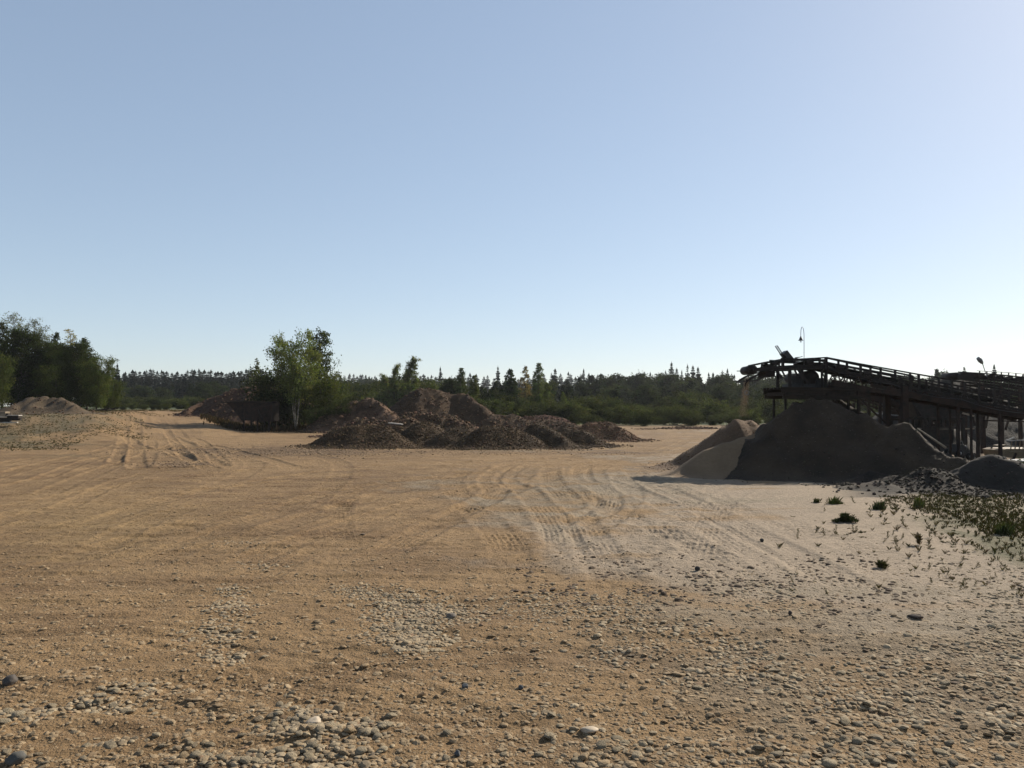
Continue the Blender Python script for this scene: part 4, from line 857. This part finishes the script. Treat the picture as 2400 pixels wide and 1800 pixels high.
for sd in (0, 1): m = MB(); poly(m, MIDR, 2.5, 4, (sd,)); m.build('middle_rail', M_steel, conv)
for sd in (0, 1): m = MB(); poly(m, LOW, 4, 5.5, (sd,)); m.build('lower_chord', M_steel, conv)
m = MB(); poly(m, GIR, 5, 9); poly(m, [(2040, 903), (2130, 921), (2440, 977)], 4, 7)
for px in range(1960, 2440, 26):
    for sd in (0, 1): m.bar(c(px, interp(LOW, px), sd), c(px + 13, interp(GIR, px + 13), sd), .03); m.bar(c(px + 13, interp(GIR, px + 13), sd), c(px + 26, interp(LOW, px + 26), sd), .03)
    m.bar(c(px, interp(GIR, px), 0), c(px, interp(GIR, px), 1), .05)
m.build('girder', M_rust, conv)
# channel plates along the truss, as the photo shows a nearly solid band from 2040 rightwards
for a, b_ in ((2052, 2130), (2136, 2225), (2232, 2330), (2338, 2440)): m = MB(); poly(m, [(a, interp(GIR, a) - 3), (b_, interp(GIR, b_) - 3)], 1.2, 17, (1,)); m.build('side_plate', M_rust, conv)
for px in (1862, 1921, 1936, 1965, 1985, 2017, 2040, 2064, 2098, 2133, 2153, 2171, 2200, 2231, 2262, 2295, 2330, 2365, 2400):
    m = MB(); w = {1936: 9, 2153: 5, 2171: 5, 2017: 5, 1985: 4}.get(px, 3)
    top = interp(TOP, px); bot = interp(LOW, px) if px > 1940 else 862
    if px == 2171: top += 12
    if px == 1936: bot = 908
    for sd in (0, 1): m = MB(); m.bar(c(px, top, sd), c(px, bot, sd), w * .0107, .05); m.build('post', M_steel, conv)
# head frame
m = MB(); poly(m, [(1766, 868), (1790, 864), (1860, 860), (1941, 860)], 4, 9); poly(m, [(1790, 870), (1850, 869)], 2, 2); poly(m, [(1830, 841), (1866, 842), (1885, 845), (1938, 844)], 3, 5)
poly(m, [(1835, 840), (1835, 862)], 6, 5); poly(m, [(1920, 842), (1920, 862)], 3)
for px in (1795, 1850, 1900, 1938): m.bar(c(px, 862, 0), c(px, 862, 1), .05)
for px in (1837, 1920): m.bar(c(px, 842, 0), c(px, 842, 1), .04)
m.build('head_frame', M_steel, conv)
def belt(top, bot, y0, y1, fn, mat, parent, name='belt'):
    mb = MB()
    for run, dz in ((top, 0), (bot, 0)):
        for a, b_ in zip(run[:-1], run[1:]):
            A1 = fn(*a); B1 = fn(*b_); mb.bar(Vector((A1.x, A1.y + (y0 + y1) / 2, A1.z)), Vector((B1.x, B1.y + (y0 + y1) / 2, B1.z)), y1 - y0, .022)
    return mb.build(name, mat, parent)
belt([(1765, 856), (1810, 847), (1836, 846), (1940, 850), (2040, 872), (2180, 901), (2440, 955)], [(1765, 877), (1800, 870), (1836, 862), (1940, 862), (2040, 886), (2180, 919), (2440, 978)], .12, .78, c, M_rubber, conv)
m = MB(); p = c(1767, 866); rot = Euler((math.pi / 2, 0, 0)); m.lathe(Vector((p.x, p.y + .85, p.z)), [(.03, -.02), (.112, 0), (.116, .4), (.112, .8), (.03, .82)], 20, rot=rot)
hp = m.build('head_pulley', M_steel, conv, True)
m = MB(); m.tube([(p.x, p.y - .08, p.z), (p.x, p.y + .98, p.z)], .025); m.bar(c(1750, 866), c(1760, 866), .02); m.bar(c(1755, 859), c(1755, 873), .03)
m.bar(c(1750, 866, 1), c(1760, 866, 1), .02); m.build('tensioner', M_steel, conv)
m = MB(); poly(m, [(1749, 894), (1764, 884), (1780, 876)], 2.6, 4); m.bar(c(1752, 893), c(1752, 893, 1), .03); m.build('scraper_arm', M_steel, conv)
m = MB(); poly(m, [(1773, 893), (1786, 884), (1800, 877)], 2.6, 4); m.bar(c(1775, 892), c(1775, 892, 1), .03); m.build('scraper_arm', M_steel, conv)
m = MB(); q = c(1809, 876); m.box((q.x, q.y + .45, q.z), .23, .7, .15); q = c(1812, 870); m.box((q.x, q.y + .45, q.z), .3, .3, .06); m.build('counterweight', M_steel, conv)
m = MB(); poly(m, [(1820, 868), (1826, 876), (1832, 887)], 4, 6, (0,)); m.build('scraper_blade', M_steel, conv)
m = MB(); m.tube([c(1759, 888, .4), c(1761, 893, .4), c(1757, 898, .4), c(1756, 905, .4)], .022, 6); m.tube([c(1756, 905, .4), c(1758, 912, .4)], .008, 5)
m.build('hanging_hook', M_rust, conv)
q = c(1760, 920, .4); m = MB(); m.tube([(q.x + .055 * math.cos(t), q.y, q.z + .055 * math.sin(t)) for t in np.linspace(0, 2 * math.pi, 17)], .012, 6, cap=False); m.build('hanging_ring', M_grey, conv)
# trough idlers
IDL = [(1819, 848), (1899, 846), (1967, 856), (2034, 871), (2113, 888), (2188, 903), (2262, 918), (2335, 933)]
for px, py in IDL:
    m = MB(); g0 = interp(LOW, px) if px > 1940 else 860
    for sd in (-.02, 1.02):
        m.bar(c(px - 9, g0 - 3, sd), c(px - 3, py + 3, sd), .035); m.bar(c(px + 9, g0 - 1, sd), c(px + 3, py + 4, sd), .035)
        q = c(px, py + 5, sd); m.box(q, .19, .03, .07, Euler((0, .2, 0)))
    m.bar(c(px, g0 - 3, 0), c(px, g0 - 3, 1), .05); idl = m.build('idler', M_steel, conv)
    q = c(px, py + 4); m = MB(); m.tube([(q.x, q.y + .3, q.z - .02), (q.x, q.y + .6, q.z - .02)], .035, 8); m.tube([(q.x, q.y + .0, q.z + .05), (q.x, q.y + .28, q.z - .015)], .035, 8); m.tube([(q.x, q.y + .62, q.z - .015), (q.x, q.y + .9, q.z + .05)], .035, 8)
    r_ = m.build('roller', M_steel, None); r_.parent = idl
for px in (1985, 2048, 2128, 2205, 2290):
    q = c(px, interp(LOW, px) + 4); m = MB(); m.tube([(q.x, q.y + .02, q.z), (q.x, q.y + .88, q.z)], .04, 8); m.build('return_roller', M_steel, conv)
# drive
m = MB(); q = c(1909, 885); m.lathe(Vector((q.x, q.y + .78, q.z)), [(.02, 0), (.19, .01), (.195, .3), (.19, .6), (.02, .61)], 24, rot=rot); m.build('drive_drum', M_steel, conv, True)
m = MB(); q = c(1874, 897); m.box((q.x, q.y + .4, q.z), .22, .4, .20); q = c(1872, 886); m.lathe(Vector((q.x, q.y + .7, q.z)), [(.02, 0), (.12, .01), (.13, .3), (.12, .55), (.02, .56)], 16, rot=rot); q = c(1930, 896); m.box((q.x, q.y + .35, q.z), .22, .45, .22)
q = c(1900, 904); m.box((q.x, q.y + .4, q.z), .95, .6, .1); m.build('drive_motor', M_black, conv)
m = MB(); poly(m, [(1868, 862), (1885, 886), (1897, 900)], 4, 6, (0,)); poly(m, [(1880, 862), (1880, 905)], 5); poly(m, [(1851, 866), (1851, 910)], 7, 6); poly(m, [(1862, 866), (1868, 878), (1875, 886)], 4); poly(m, [(1926, 862), (1926, 910)], 4); m.build('support_frame', M_steel, conv)
m = MB()
for i in range(8): m.bar(c(1855 + i * 1.9, 871, .1), c(1855 + i * 1.9, 881, .1), .004)
for i in range(6): m.bar(c(1855, 871 + i * 2, .1), c(1869, 871 + i * 2, .1), .004)
m.build('mesh_guard', M_grey, conv)
m = MB()
for t in (0, 1): m.bar(c(1822 + 5.5 * t, 810 - 1.2 * t, .2), c(1842.5 + 5.5 * t, 841, .2), .018)
for i in range(17): f = i / 16; m.bar(c(1822 + 20.5 * f, 810 + 31 * f, .2), c(1827.5 + 20.5 * f, 808.8 + 32.2 * f, .2), .011)
m.build('grating', M_steel, conv)
m = MB(); q = c(1852.5, 834, .3); m.box(q, .27, .3, .135, Euler((0, math.radians(52), 0))); m.build('control_box', M_black, conv)
m = MB(); m.bar(c(1866, 838, .1), c(1876, 837, .1), .12, .02); m.bar(c(1868, 839, .1), c(1884, 835, .1), .016); m.bar(c(1864, 852, .1), c(1884, 846, .1), .25, .01); m.build('lamp_bracket', M_grey, conv)
m = MB(); q = c(1900, 855, .5); m.box((q.x, q.y, q.z), .3, .5, .06); m.build('head_cover', M_steel, conv)
# platform
m = MB()
for j in range(6): a = c(1822, 910, 0, -.25 + j * .28); b_ = c(1990, 912, 0, -.25 + j * .28); m.bar(a, b_, .26, .05)
m.build('platform_deck', M_darkwood, conv)
m = MB()
for sd in (-.25, 1.2): m.bar(c(1824, 917, 0, sd), c(1992, 921, 0, sd), .14, .12); m.bar(c(1827, 929, 0, sd), c(2000, 932, 0, sd), .14, .10)
for px in (1836, 1880, 1930, 1980): m.bar(c(px, 923, 0, -.4), c(px, 923, 0, 1.35), .12, .09)
m.build('platform_beam', M_darkwood, conv)
for sd in (0, 1): m = MB(); poly(m, [(1948, 897), (2040, 916)], 1.5, 15, (sd,)); m.build('gusset_plate', M_rust, conv)
LEGS = [(1841, 934, 1015, 4.5), (1960, 930, 1000, 3.5), (1988, 905, 975, 5), (2012, 905, 1000, 6), (2119, 905, 1030, 13), (2245, 940, 1075, 5), (2275, 945, 1075, 4), (2343, 960, 1085, 6)]
for px, a, b_, w in LEGS:
    m = MB()
    z0 = c(px, b_).z
    for sd in (0, 1): m = MB(); A1 = c(px, a, sd); m.bar(A1, Vector((A1.x, A1.y, min(z0, .25))), w * .0107, w * .0107); m.build('leg', M_rust if px > 1900 else M_darkwood, conv)
for pts_, w_b, sd in (([(2005, 925), (2050, 968), (2085, 1000)], 4, 0), ([(2005, 925), (2050, 968), (2085, 1000)], 4, 1), ([(2130, 1000), (2180, 1025)], 2, 1), ([(2141, 960), (2170, 1000)], 3, 1), ([(2120, 985), (2160, 985)], 4, 1)): m = MB(); poly(m, pts_, w_b, w_b, (sd,)); m.build('brace', M_rust, conv)
for x0_, x1_, sag, sd in ((1945, 2090, 7, -.04), (2090, 2250, 8, -.04), (2250, 2430, 8, -.04), (1990, 2230, 12, 1.03)):
    m = MB(); m.tube([c(x0_ + (x1_ - x0_) * t, interp(LOW, x0_ + (x1_ - x0_) * t) + 2 + sag * 4 * t * (1 - t), 0, sd) for t in np.linspace(0, 1, 9)], .009, 5); m.build('cable', M_black, conv)
m = MB(); m.tube([c(1950, 915), c(1955, 925), c(1975, 912), c(1990, 922)], .012, 5); m.build('cable', M_black, conv)

# bell lamp on its hooked pole
q = c(1884.5, 862, 0, .1); lamp = empty('lamp_post', (q.x, q.y, q.z)); tag(lamp, 'bell shaped lamp hanging from a hooked thin pole above the conveyor head', 'lamp')
arc = [(1884.5, 855), (1884.5, 800), (1884.5, 785), (1884, 778), (1883.2, 772), (1881.8, 767.5), (1880.2, 766), (1878.8, 767.5), (1877.4, 773), (1876.8, 780), (1876.8, 791)]
yy_ = q.y
def lp(px, py): p_ = at(px, py, yy_); return p_
m = MB(); m.tube([lp(*a) for a in arc], .0075, 8); m.build('pole', M_grey, lamp, True)
p_ = lp(1876.9, 789); m = MB(); m.lathe(p_, [(.012, .01), (.018, 0), (.016, -.02), (.034, -.028), (.036, -.06), (.045, -.075), (.06, -.09), (.062, -.098), (.02, -.1)], 18); m.build('lamp_shade', M_black, lamp, True)
m = MB(); m.lathe(p_ + Vector((0, 0, -.1)), [(.008, 0), (.010, -.02), (.02, -.026), (.016, -.04), (.004, -.045)], 10); m.build('bulb', M_glass, lamp, True)
# floodlight behind
yy_ = 25.5; q = lp(2313, 880); fl = empty('floodlight', tuple(q)); tag(fl, 'elongated grey floodlight tilted on a thin pole above the rear conveyor', 'lamp')
m = MB(); m.tube([lp(2313, 882), lp(2308, 868), lp(2303, 853)], .012, 6); m.build('pole', M_grey, fl)
m = MB(); a, b_ = lp(2303.5, 853), lp(2292, 838); dd = (b_ - a); n_ = Vector((-dd.z, 0, dd.x)).normalized()
for k in range(2): pass
L_ = dd.length; ang = math.atan2(dd.z, dd.x)
m.lathe(a, [(.018, 0), (.045, .04), (.07, .12), (.07, L_ * .8), (.055, L_), (.01, L_ * 1.04)], 12, rot=Euler((0, math.pi / 2 - ang, 0))); m.build('lamp_head', M_grey, fl, True)

# rear conveyor
def Y2(px): return 27.5 - (px - 2240) / 200 * 1.2
def c2(px, py, side=0, dy=0): p = at(px, py, Y2(px)); return Vector((p.x, p.y + side * 1.0 + dy, p.z))
q = c2(2330, 1000); rc = empty('conveyor', (q.x, q.y + .5, 0)); tag(rc, 'second belt conveyor farther back at the right edge, dense with rails and rollers', 'conveyor')
K2 = .0147
R1 = [(2289, 869), (2360, 873), (2450, 882)]; R2 = [(2245, 872), (2300, 875), (2360, 880), (2450, 890)]; R3 = [(2250, 884), (2300, 888), (2360, 894), (2450, 906)]; R4 = [(2290, 900), (2360, 906), (2450, 922)]; R5 = [(2300, 913), (2360, 921), (2450, 938)]
m = MB(); poly(m, R1, 1, 1.2, fn=c2, k=K2); m.build('handrail', M_grey, rc)
m = MB(); poly(m, R2, 1.5, 3, fn=c2, k=K2); m.build('upper_rail', M_steel, rc)
m = MB(); poly(m, R3, 2, 4, fn=c2, k=K2); poly(m, R4, 2, 5, fn=c2, k=K2); m.build('side_frame', M_steel, rc)
m = MB(); poly(m, R5, 3, 7, fn=c2, k=K2); m.build('girder', M_steel, rc)
belt([(2246, 876), (2300, 881), (2360, 887), (2450, 898)], [(2250, 892), (2300, 896), (2360, 903), (2450, 915)], .15, .85, c2, M_rubber, rc)
for px in range(2296, 2450, 17):
    for sd in (0, 1): m = MB(); m.bar(c2(px, interp(R1, px), sd), c2(px, interp(R5, px), sd), .03); m.build('post', M_steel, rc)
for px in range(2256, 2450, 22):
    m = MB(); py = interp(R2, px) + 5; m.box(c2(px, py, 0), .22, .04, .10); m.box(c2(px, py, 1), .22, .04, .10); m.tube([c2(px, py, 0), c2(px, py, 1)], .05, 8); m.build('idler', M_steel, rc)
m = MB(); q = c2(2246, 881); m.lathe(Vector((q.x, q.y + .9, q.z)), [(.03, 0), (.13, .01), (.13, .8), (.03, .81)], 18, rot=rot); m.build('head_pulley', M_steel, rc, True)
m = MB(); q = c2(2268, 884); m.prism([(c2(x, y).x, c2(x, y).z) for x, y in ((2247, 872), (2296, 874), (2298, 896), (2260, 892), (2240, 890), (2240, 880))], q.y - .1, q.y + .05); m.build('head_guard', M_steel, rc)
m = MB(); q = c2(2440, 900)
for i, (x0_, y0_) in enumerate(((2255, 897), (2300, 898), (2345, 905), (2390, 910))):
    m2 = MB()
    for sd in (0, 1): A1 = c2(x0_, y0_, sd); m2.bar(A1, Vector((A1.x, A1.y, 0)), .09)
    m2.build('leg', M_rust, rc)
m = MB()
for a, b_ in (((2300, 930), (2345, 985)), ((2345, 930), (2300, 985)), ((2345, 935), (2390, 985)), ((2390, 935), (2345, 985)), ((2300, 985), (2450, 990)), ((2300, 960), (2450, 962)), ((2390, 935), (2440, 985))): m.bar(c2(*a, 0), c2(*b_, 0), .045)
for a, b_ in (((2310, 925), (2325, 1000)), ((2365, 925), (2352, 1005)), ((2420, 945), (2400, 1010))): m.bar(c2(*a, 1), c2(*b_, 1), .05)
m.build('brace', M_rust, rc)

# low rusty conveyor behind the heap, seen through the main legs
def c3(px, py, side=0, dy=0): p = at(px, py, 25.5); return Vector((p.x, p.y + side * .8 + dy, p.z))
q = c3(2070, 1000); lc = empty('conveyor', (q.x, q.y + .4, 0)); tag(lc, 'low rusty feed conveyor sloping down behind the big heap, seen through the legs', 'conveyor')
K3 = .0137
m = MB(); poly(m, [(1985, 915), (2060, 935), (2130, 955), (2250, 990)], 3, 11, fn=c3, k=K3); m.build('side_frame', M_rust, lc)
m = MB(); poly(m, [(1990, 928), (2060, 950), (2130, 972), (2240, 1003)], 2.5, 4, fn=c3, k=K3); m.build('lower_chord', M_rust, lc)
belt([(1985, 911), (2060, 931), (2250, 986)], [(1985, 922), (2060, 942), (2250, 996)], .1, .7, c3, M_rubber, lc)
for px in range(1995, 2240, 17):
    m = MB(); a = interp([(1985, 915), (2060, 935), (2130, 955), (2250, 990)], px)
    for sd in (0, 1): m = MB(); m.bar(c3(px, a - 10, sd), c3(px, a + 20, sd), .035); m.build('post', M_rust, lc)
for px in (2000, 2062, 2108, 2180):
    m = MB()
    for sd in (0, 1): A1 = c3(px, 945, sd); m.bar(A1, Vector((A1.x, A1.y, 0)), .08)
    m.build('leg', M_rust, lc)
m = MB(); poly(m, [(2042, 965), (2060, 969), (2085, 972), (2112, 974)], 1.6, 2.4, (0,), fn=c3, k=K3); m.build('metal_strip', M_grey, lc)
# screening plant
def c4(px, py, side=0, dy=0): p = at(px, py, 24.6); return Vector((p.x, p.y + side * 1.6 + dy, p.z))
q = c4(2200, 1060); sp = empty('screening_plant', (q.x, q.y + .8, 0)); tag(sp, 'dark box shaped screening plant on posts between the two conveyors', 'machine')
m = MB(); a, b_ = c4(2138, 928), c4(2268, 968); m.prism([(c4(x, y).x, c4(x, y).z) for x, y in ((2132, 926), (2262, 934), (2262, 962), (2245, 976), (2150, 976))], a.y, a.y + 1.6); m.build('screen_box', M_steel, sp)
m = MB(); poly(m, [(2140, 981), (2262, 981)], 4, 5, fn=c4, k=.0132); poly(m, [(2162, 1003), (2240, 1003)], 4, 5, fn=c4, k=.0132); m.build('beam', M_steel, sp)
for px in (2146, 2166, 2178, 2199, 2209, 2220, 2244, 2258):
    for sd in (0, 1): m = MB(); A1 = c4(px, 976, sd); m.bar(A1, Vector((A1.x, A1.y, 0 if px in (2146, 2166, 2244, 2258) else c4(px, 1003).z)), .07); m.build('post', M_steel, sp)
m = MB(); A1 = c4(2203, 1000); m.prism([(c4(x, y).x, c4(x, y).z) for x, y in ((2164, 1006), (2240, 1006), (2238, 1040), (2185, 1048))], A1.y + .1, A1.y + 1.4); m.build('collecting_chute', M_steel, sp)
m = MB(); m.bar(c4(2145, 952, 0, -.08), c4(2176, 1003, 0, -.08), .05); m.build('ladder_rail', M_steel, sp)
m = MB(); m.bar(c4(2256, 1005, 0), c4(2282, 1005, 0), .05, .04); m.bar(c4(2256, 968, 0), c4(2282, 975, 0), .05, .05); m.build('walkway', M_wood, sp)

# engine unit on the yard
def gp(px, py, Y): return at(px, py, Y)
YE = 23.8; q = gp(2270, 1078, YE); en = empty('engine_unit', (q.x, YE, 0)); tag(en, 'small black engine unit with wheels and an exhaust pipe on the sunlit yard', 'machine')
def E(px, py, dy=0): p = at(px, py, YE); return Vector((p.x, YE + dy, p.z))
m = MB(); m.prism([(E(x, y).x, E(x, y).z) for x, y in ((2246, 1050), (2252, 1042), (2266, 1046), (2276, 1058), (2278, 1070), (2250, 1068), (2242, 1060))], YE, YE + .5); m.build('body', M_black, en)
m = MB(); a = E(2261, 1050); m.lathe((a.x, YE + .5, a.z), [(.02, 0), (.085, .02), (.09, .3), (.085, .5), (.02, .52)], 16, rot=rot); m.build('cylinder_head', M_black, en, True)
for px, py, r in ((2247, 1062, .11), (2272, 1069, .12)):
    for dy in (-.04, .58):
        a = E(px, py); m = MB(); m.lathe((a.x, YE + dy + .04, a.z), [(r * .6, 0), (r, .01), (r, .08), (r * .6, .09)], 20, rot=rot); w_ = m.build('wheel', M_rubber, en, True)
        m = MB(); m.lathe((a.x, YE + dy + .046, a.z), [(.01, -.006), (r * .4, 0), (r * .4, .1), (.01, .106)], 12, rot=rot); r_ = m.build('rim', M_grey, None, True); r_.parent = w_
m = MB(); m.bar(E(2254, 1042), E(2256, 1068), .14, .1); m.tube([E(2249, 1040), E(2253, 1034), E(2257, 1048)], .03, 6); m.build('pump', M_black, en)
m = MB(); m.tube([E(2285, 1074, .2), E(2284, 1030, .2), E(2283, 1020, .2), E(2279, 1017, .2)], .016, 8); m.build('exhaust_pipe', M_rust, en)
m = MB(); a = E(2290, 1070, .25); m.box(a, .14, .25, .14); m.box(a + Vector((0, 0, .085)), .1, .2, .03); m.build('battery_box', M_darkwood, en)
m = MB(); a = E(2278, 1073, .1); m.box(a, .16, .3, .04); m.build('foot', M_grey, en)
# beige feed hopper with a bar rack at the right edge
YH = 22.4
def Hh(px, py, dy=0): p = at(px, py, YH); return Vector((p.x, YH + dy, p.z))
q = Hh(2390, 1085); fh = empty('feed_hopper', (q.x, YH, 0)); tag(fh, 'beige and rusty feed hopper with upright bars at the right edge', 'machine')
m = MB(); m.prism([(Hh(x, y).x, Hh(x, y).z) for x, y in ((2346, 1056), (2360, 1052), (2450, 1052), (2450, 1078), (2352, 1072))], YH, YH + .9); m.build('bin', M_beige, fh)
m = MB(); m.bar(Hh(2366, 1059, -.03), Hh(2450, 1058, -.03), .05, .035); m.bar(Hh(2350, 1046, .3), Hh(2366, 1044, .3), .3, .03); m.build('rim_rail', M_beige, fh)
for px in (2368, 2378, 2388, 2397, 2410):
    m = MB(); m.bar(Hh(px, 1058, 0), Hh(px + 4, 1030, 0), .022); m.build('bar', M_beige, fh)
m = MB(); m.bar(Hh(2362, 1033, 0), Hh(2450, 1029, 0), .025); m.tube([Hh(2362, 1033, .1), Hh(2372, 1030, .1), Hh(2382, 1026, .1)], .02, 6); m.build('top_bar', M_conc, fh)
for a, b_ in (((2372, 1076), (2362, 1084)), ((2380, 1062), (2370, 1082)), ((2440, 1070), (2448, 1088))):
    m = MB(); A1, B1 = Hh(*a), Hh(*b_); m.bar(A1, Vector((B1.x, B1.y, 0)), .06); m.build('leg', M_rust, fh)
# loose bits of the yard
def single(name, label, cat, fn, mat, smooth=False):
    m = MB(); fn(m); me = m.build(name, mat, None, smooth)
    v = np.array([x.co[:] for x in me.data.vertices]); cc_ = Vector(((v[:, 0].min() + v[:, 0].max()) / 2, (v[:, 1].min() + v[:, 1].max()) / 2, v[:, 2].min()))
    me.data.transform(Matrix.Translation(-cc_)); me.location = cc_; tag(me, label, cat); return me
single('metal_stake', 'thin rusty stake standing between the engine unit and the feed hopper', 'stake', lambda m: m.bar(at(2326, 1074, 23), at(2324, 1047, 23), .035), M_rust)
single('metal_tray', 'black shallow tray lying in front of the beige feed hopper', 'tray', lambda m: m.prism([(at(x, y, 20.5).x, at(x, y, 20.5).z) for x, y in ((2335, 1073), (2358, 1071), (2356, 1080), (2345, 1081))], 20.5, 21.0), M_black)
single('metal_sheet', 'pale bent metal sheet lying at the right edge behind the small dark heap', 'sheet', lambda m: (m.bar(at(2352, 1086, 18.6), at(2372, 1080, 18.6), .5, .02), m.bar(at(2372, 1080, 18.6), at(2440, 1076, 18.6), .5, .02)), M_grey)
single('log', 'thin pale log lying down the right crest of the big sand heap', 'log', lambda m: m.tube([(lambda p: Vector((p.x, p.y - .08, p.z + .03)))(at(x, y, 17.62 - (x - 2146) * .0078)) for x, y in ((2146, 1007), (2175, 1027), (2212, 1052))], [.016, .022, .026], 8), M_wood, True)
single('white_plank', 'white plank lying on the rubble behind the gravel row', 'plank', lambda m: m.bar(at(912, 991, 39.5), at(943, 994.5, 38.8), .12, .05), M_conc)

# timber stack at the left edge
bz = TZ(at(25, 990, 38).x, 38)
q = at(25, 990, 38); ts = empty('timber_stack', (q.x, 38, bz)); tag(ts, 'small stack of weathered square timbers and slabs at the left edge on the weedy bank', 'timber')
def tb(px, py, w, h, l, rz, mat, nm):
    p = at(px, py, 38); m = MB(); m.box((p.x, p.y, p.z), l, w, h, Euler((0, 0, rz))); m.build(nm, mat, ts)
tb(34, 980, .3, .22, .52, .05, M_darkwood, 'beam'); tb(8, 984, .4, .2, .6, .3, M_darkwood, 'beam'); tb(6, 970, .3, .22, .5, -.1, M_wood, 'beam'); tb(17, 972, .3, .14, .2, .2, M_darkwood, 'beam')
tb(34, 973.5, .34, .03, .56, .05, M_conc, 'slab'); tb(20, 990, .4, .05, .7, -.15, M_conc, 'slab'); tb(-2, 977, .4, .04, .8, .1, M_conc, 'slab'); tb(53, 980, .12, .03, .3, .1, M_wood, 'board')
def debris(px, py, Y, n, label, sd):
    r0 = random.Random(sd); p = at(px, py, Y); m = MB(); z0 = TZ(p.x, Y)
    for i in range(n): a = r0.uniform(-.5, .5); l = r0.uniform(.3, 1.1); x = p.x + r0.uniform(-.9, .9); y = Y + r0.uniform(-.5, .5); z = z0 + r0.uniform(.03, .2); m.bar((x, y, z), (x + l * math.cos(a), y + l * math.sin(a), z + r0.uniform(-.08, .12)), .07, .04)
    o = m.build('brushwood', M_darkwood); tag(o, label, 'brushwood')
debris(226, 955, 56, 14, 'dark brushwood and boards lying under the right end of the thicket', 3)
debris(540, 1000, 50, 7, 'few dark sticks on the ground at the left foot of the bin', 4)

# old bin left of the birch
YB = 49.6
def Bb(px, py, dy=0): p = at(px, py, YB); return Vector((p.x, YB + dy, p.z))
q = Bb(590, 1005); bn = empty('hopper_bin', (q.x, YB + .6, 0)); tag(bn, 'old dark rusty hopper bin with a sloping left side standing left of the birch', 'bin')
m = MB(); m.prism([(Bb(x, y).x, Bb(x, y).z) for x, y in ((531, 943), (638, 941), (638, 988), (566, 985), (548, 962))], YB, YB + 1.5); m.build('hopper', M_rust, bn)
m = MB(); m.bar(Bb(519, 942.5, -.05), Bb(632, 944, -.05), .1, .05); m.bar(Bb(556, 939, -.1), Bb(650, 943.5, -.1), .07, .05); m.bar(Bb(592, 955, -.15), Bb(640, 948, -.15), .06, .05); m.bar(Bb(519, 942, 1.5), Bb(632, 944, 1.5), .1, .08); m.build('top_rail', M_darkwood, bn)
for px in (572, 604, 631):
    for dy in (.1, 1.4):
        m = MB(); a = Bb(px, 960, dy - .13 if dy < 1 else dy); m.bar(a, Vector((a.x, a.y, 0)), .09); m.build('leg', M_rust, bn)
m = MB(); m.bar(Bb(612, 990, -.1), Bb(628, 960, -.1), .05); m.bar(Bb(606, 962, -.1), Bb(620, 990, -.1), .05); m.build('brace', M_darkwood, bn)
m = MB(); m.prism([(Bb(x, y).x, Bb(x, y).z) for x, y in ((595, 912), (630, 898), (632, 902), (600, 917))], YB + 9, YB + 9.3); m.build('chute', M_conc)
o = bpy.data.objects['chute']; tag(o, 'pale tilted chute sticking out of the dark earth heap above the bin', 'chute')
# dust and grains dropping from the conveyor head
rg3 = np.random.default_rng(9); n = 5200; f = rg3.random(n); pxs = 1752 - 10 * f ** .7 + rg3.normal(0, 1, n) * (2.0 + 4.5 * f); pys = 884 + 92 * f
P = np.array([list(at(a, b, 20.75)) for a, b in zip(pxs, pys)]); P[:, 1] += rg3.normal(0, .08, n); v, f_, cc_ = stone_cloud(P, np.full(n, .0042) * rg3.uniform(.6, 1.5, n), np.tile((.30, .21, .13), (n, 1)), 0, rg3)
tag(mesh_np('falling_sand', v, [f_], M_stone, cc_), 'thin stream of sand falling from the conveyor head onto the conical heap', 'sand', kind='stuff')

# ------------------------------------------------------------------ the air
hz = MB(); hz.box((0, 0, 8.5), 1180, 1180, 20.5); hm = bpy.data.materials.new('haze'); hm.use_nodes = True; hm.node_tree.nodes.clear()
ho = hm.node_tree.nodes.new('ShaderNodeOutputMaterial'); hv = hm.node_tree.nodes.new('ShaderNodeVolumePrincipled')
hv.inputs['Density'].default_value = .00016; hv.inputs['Color'].default_value = (.9, .94, 1, 1); hv.inputs['Anisotropy'].default_value = .3
hm.node_tree.links.new(hv.outputs[0], ho.inputs['Volume']); tag(hz.build('haze', hm), kind='stuff')
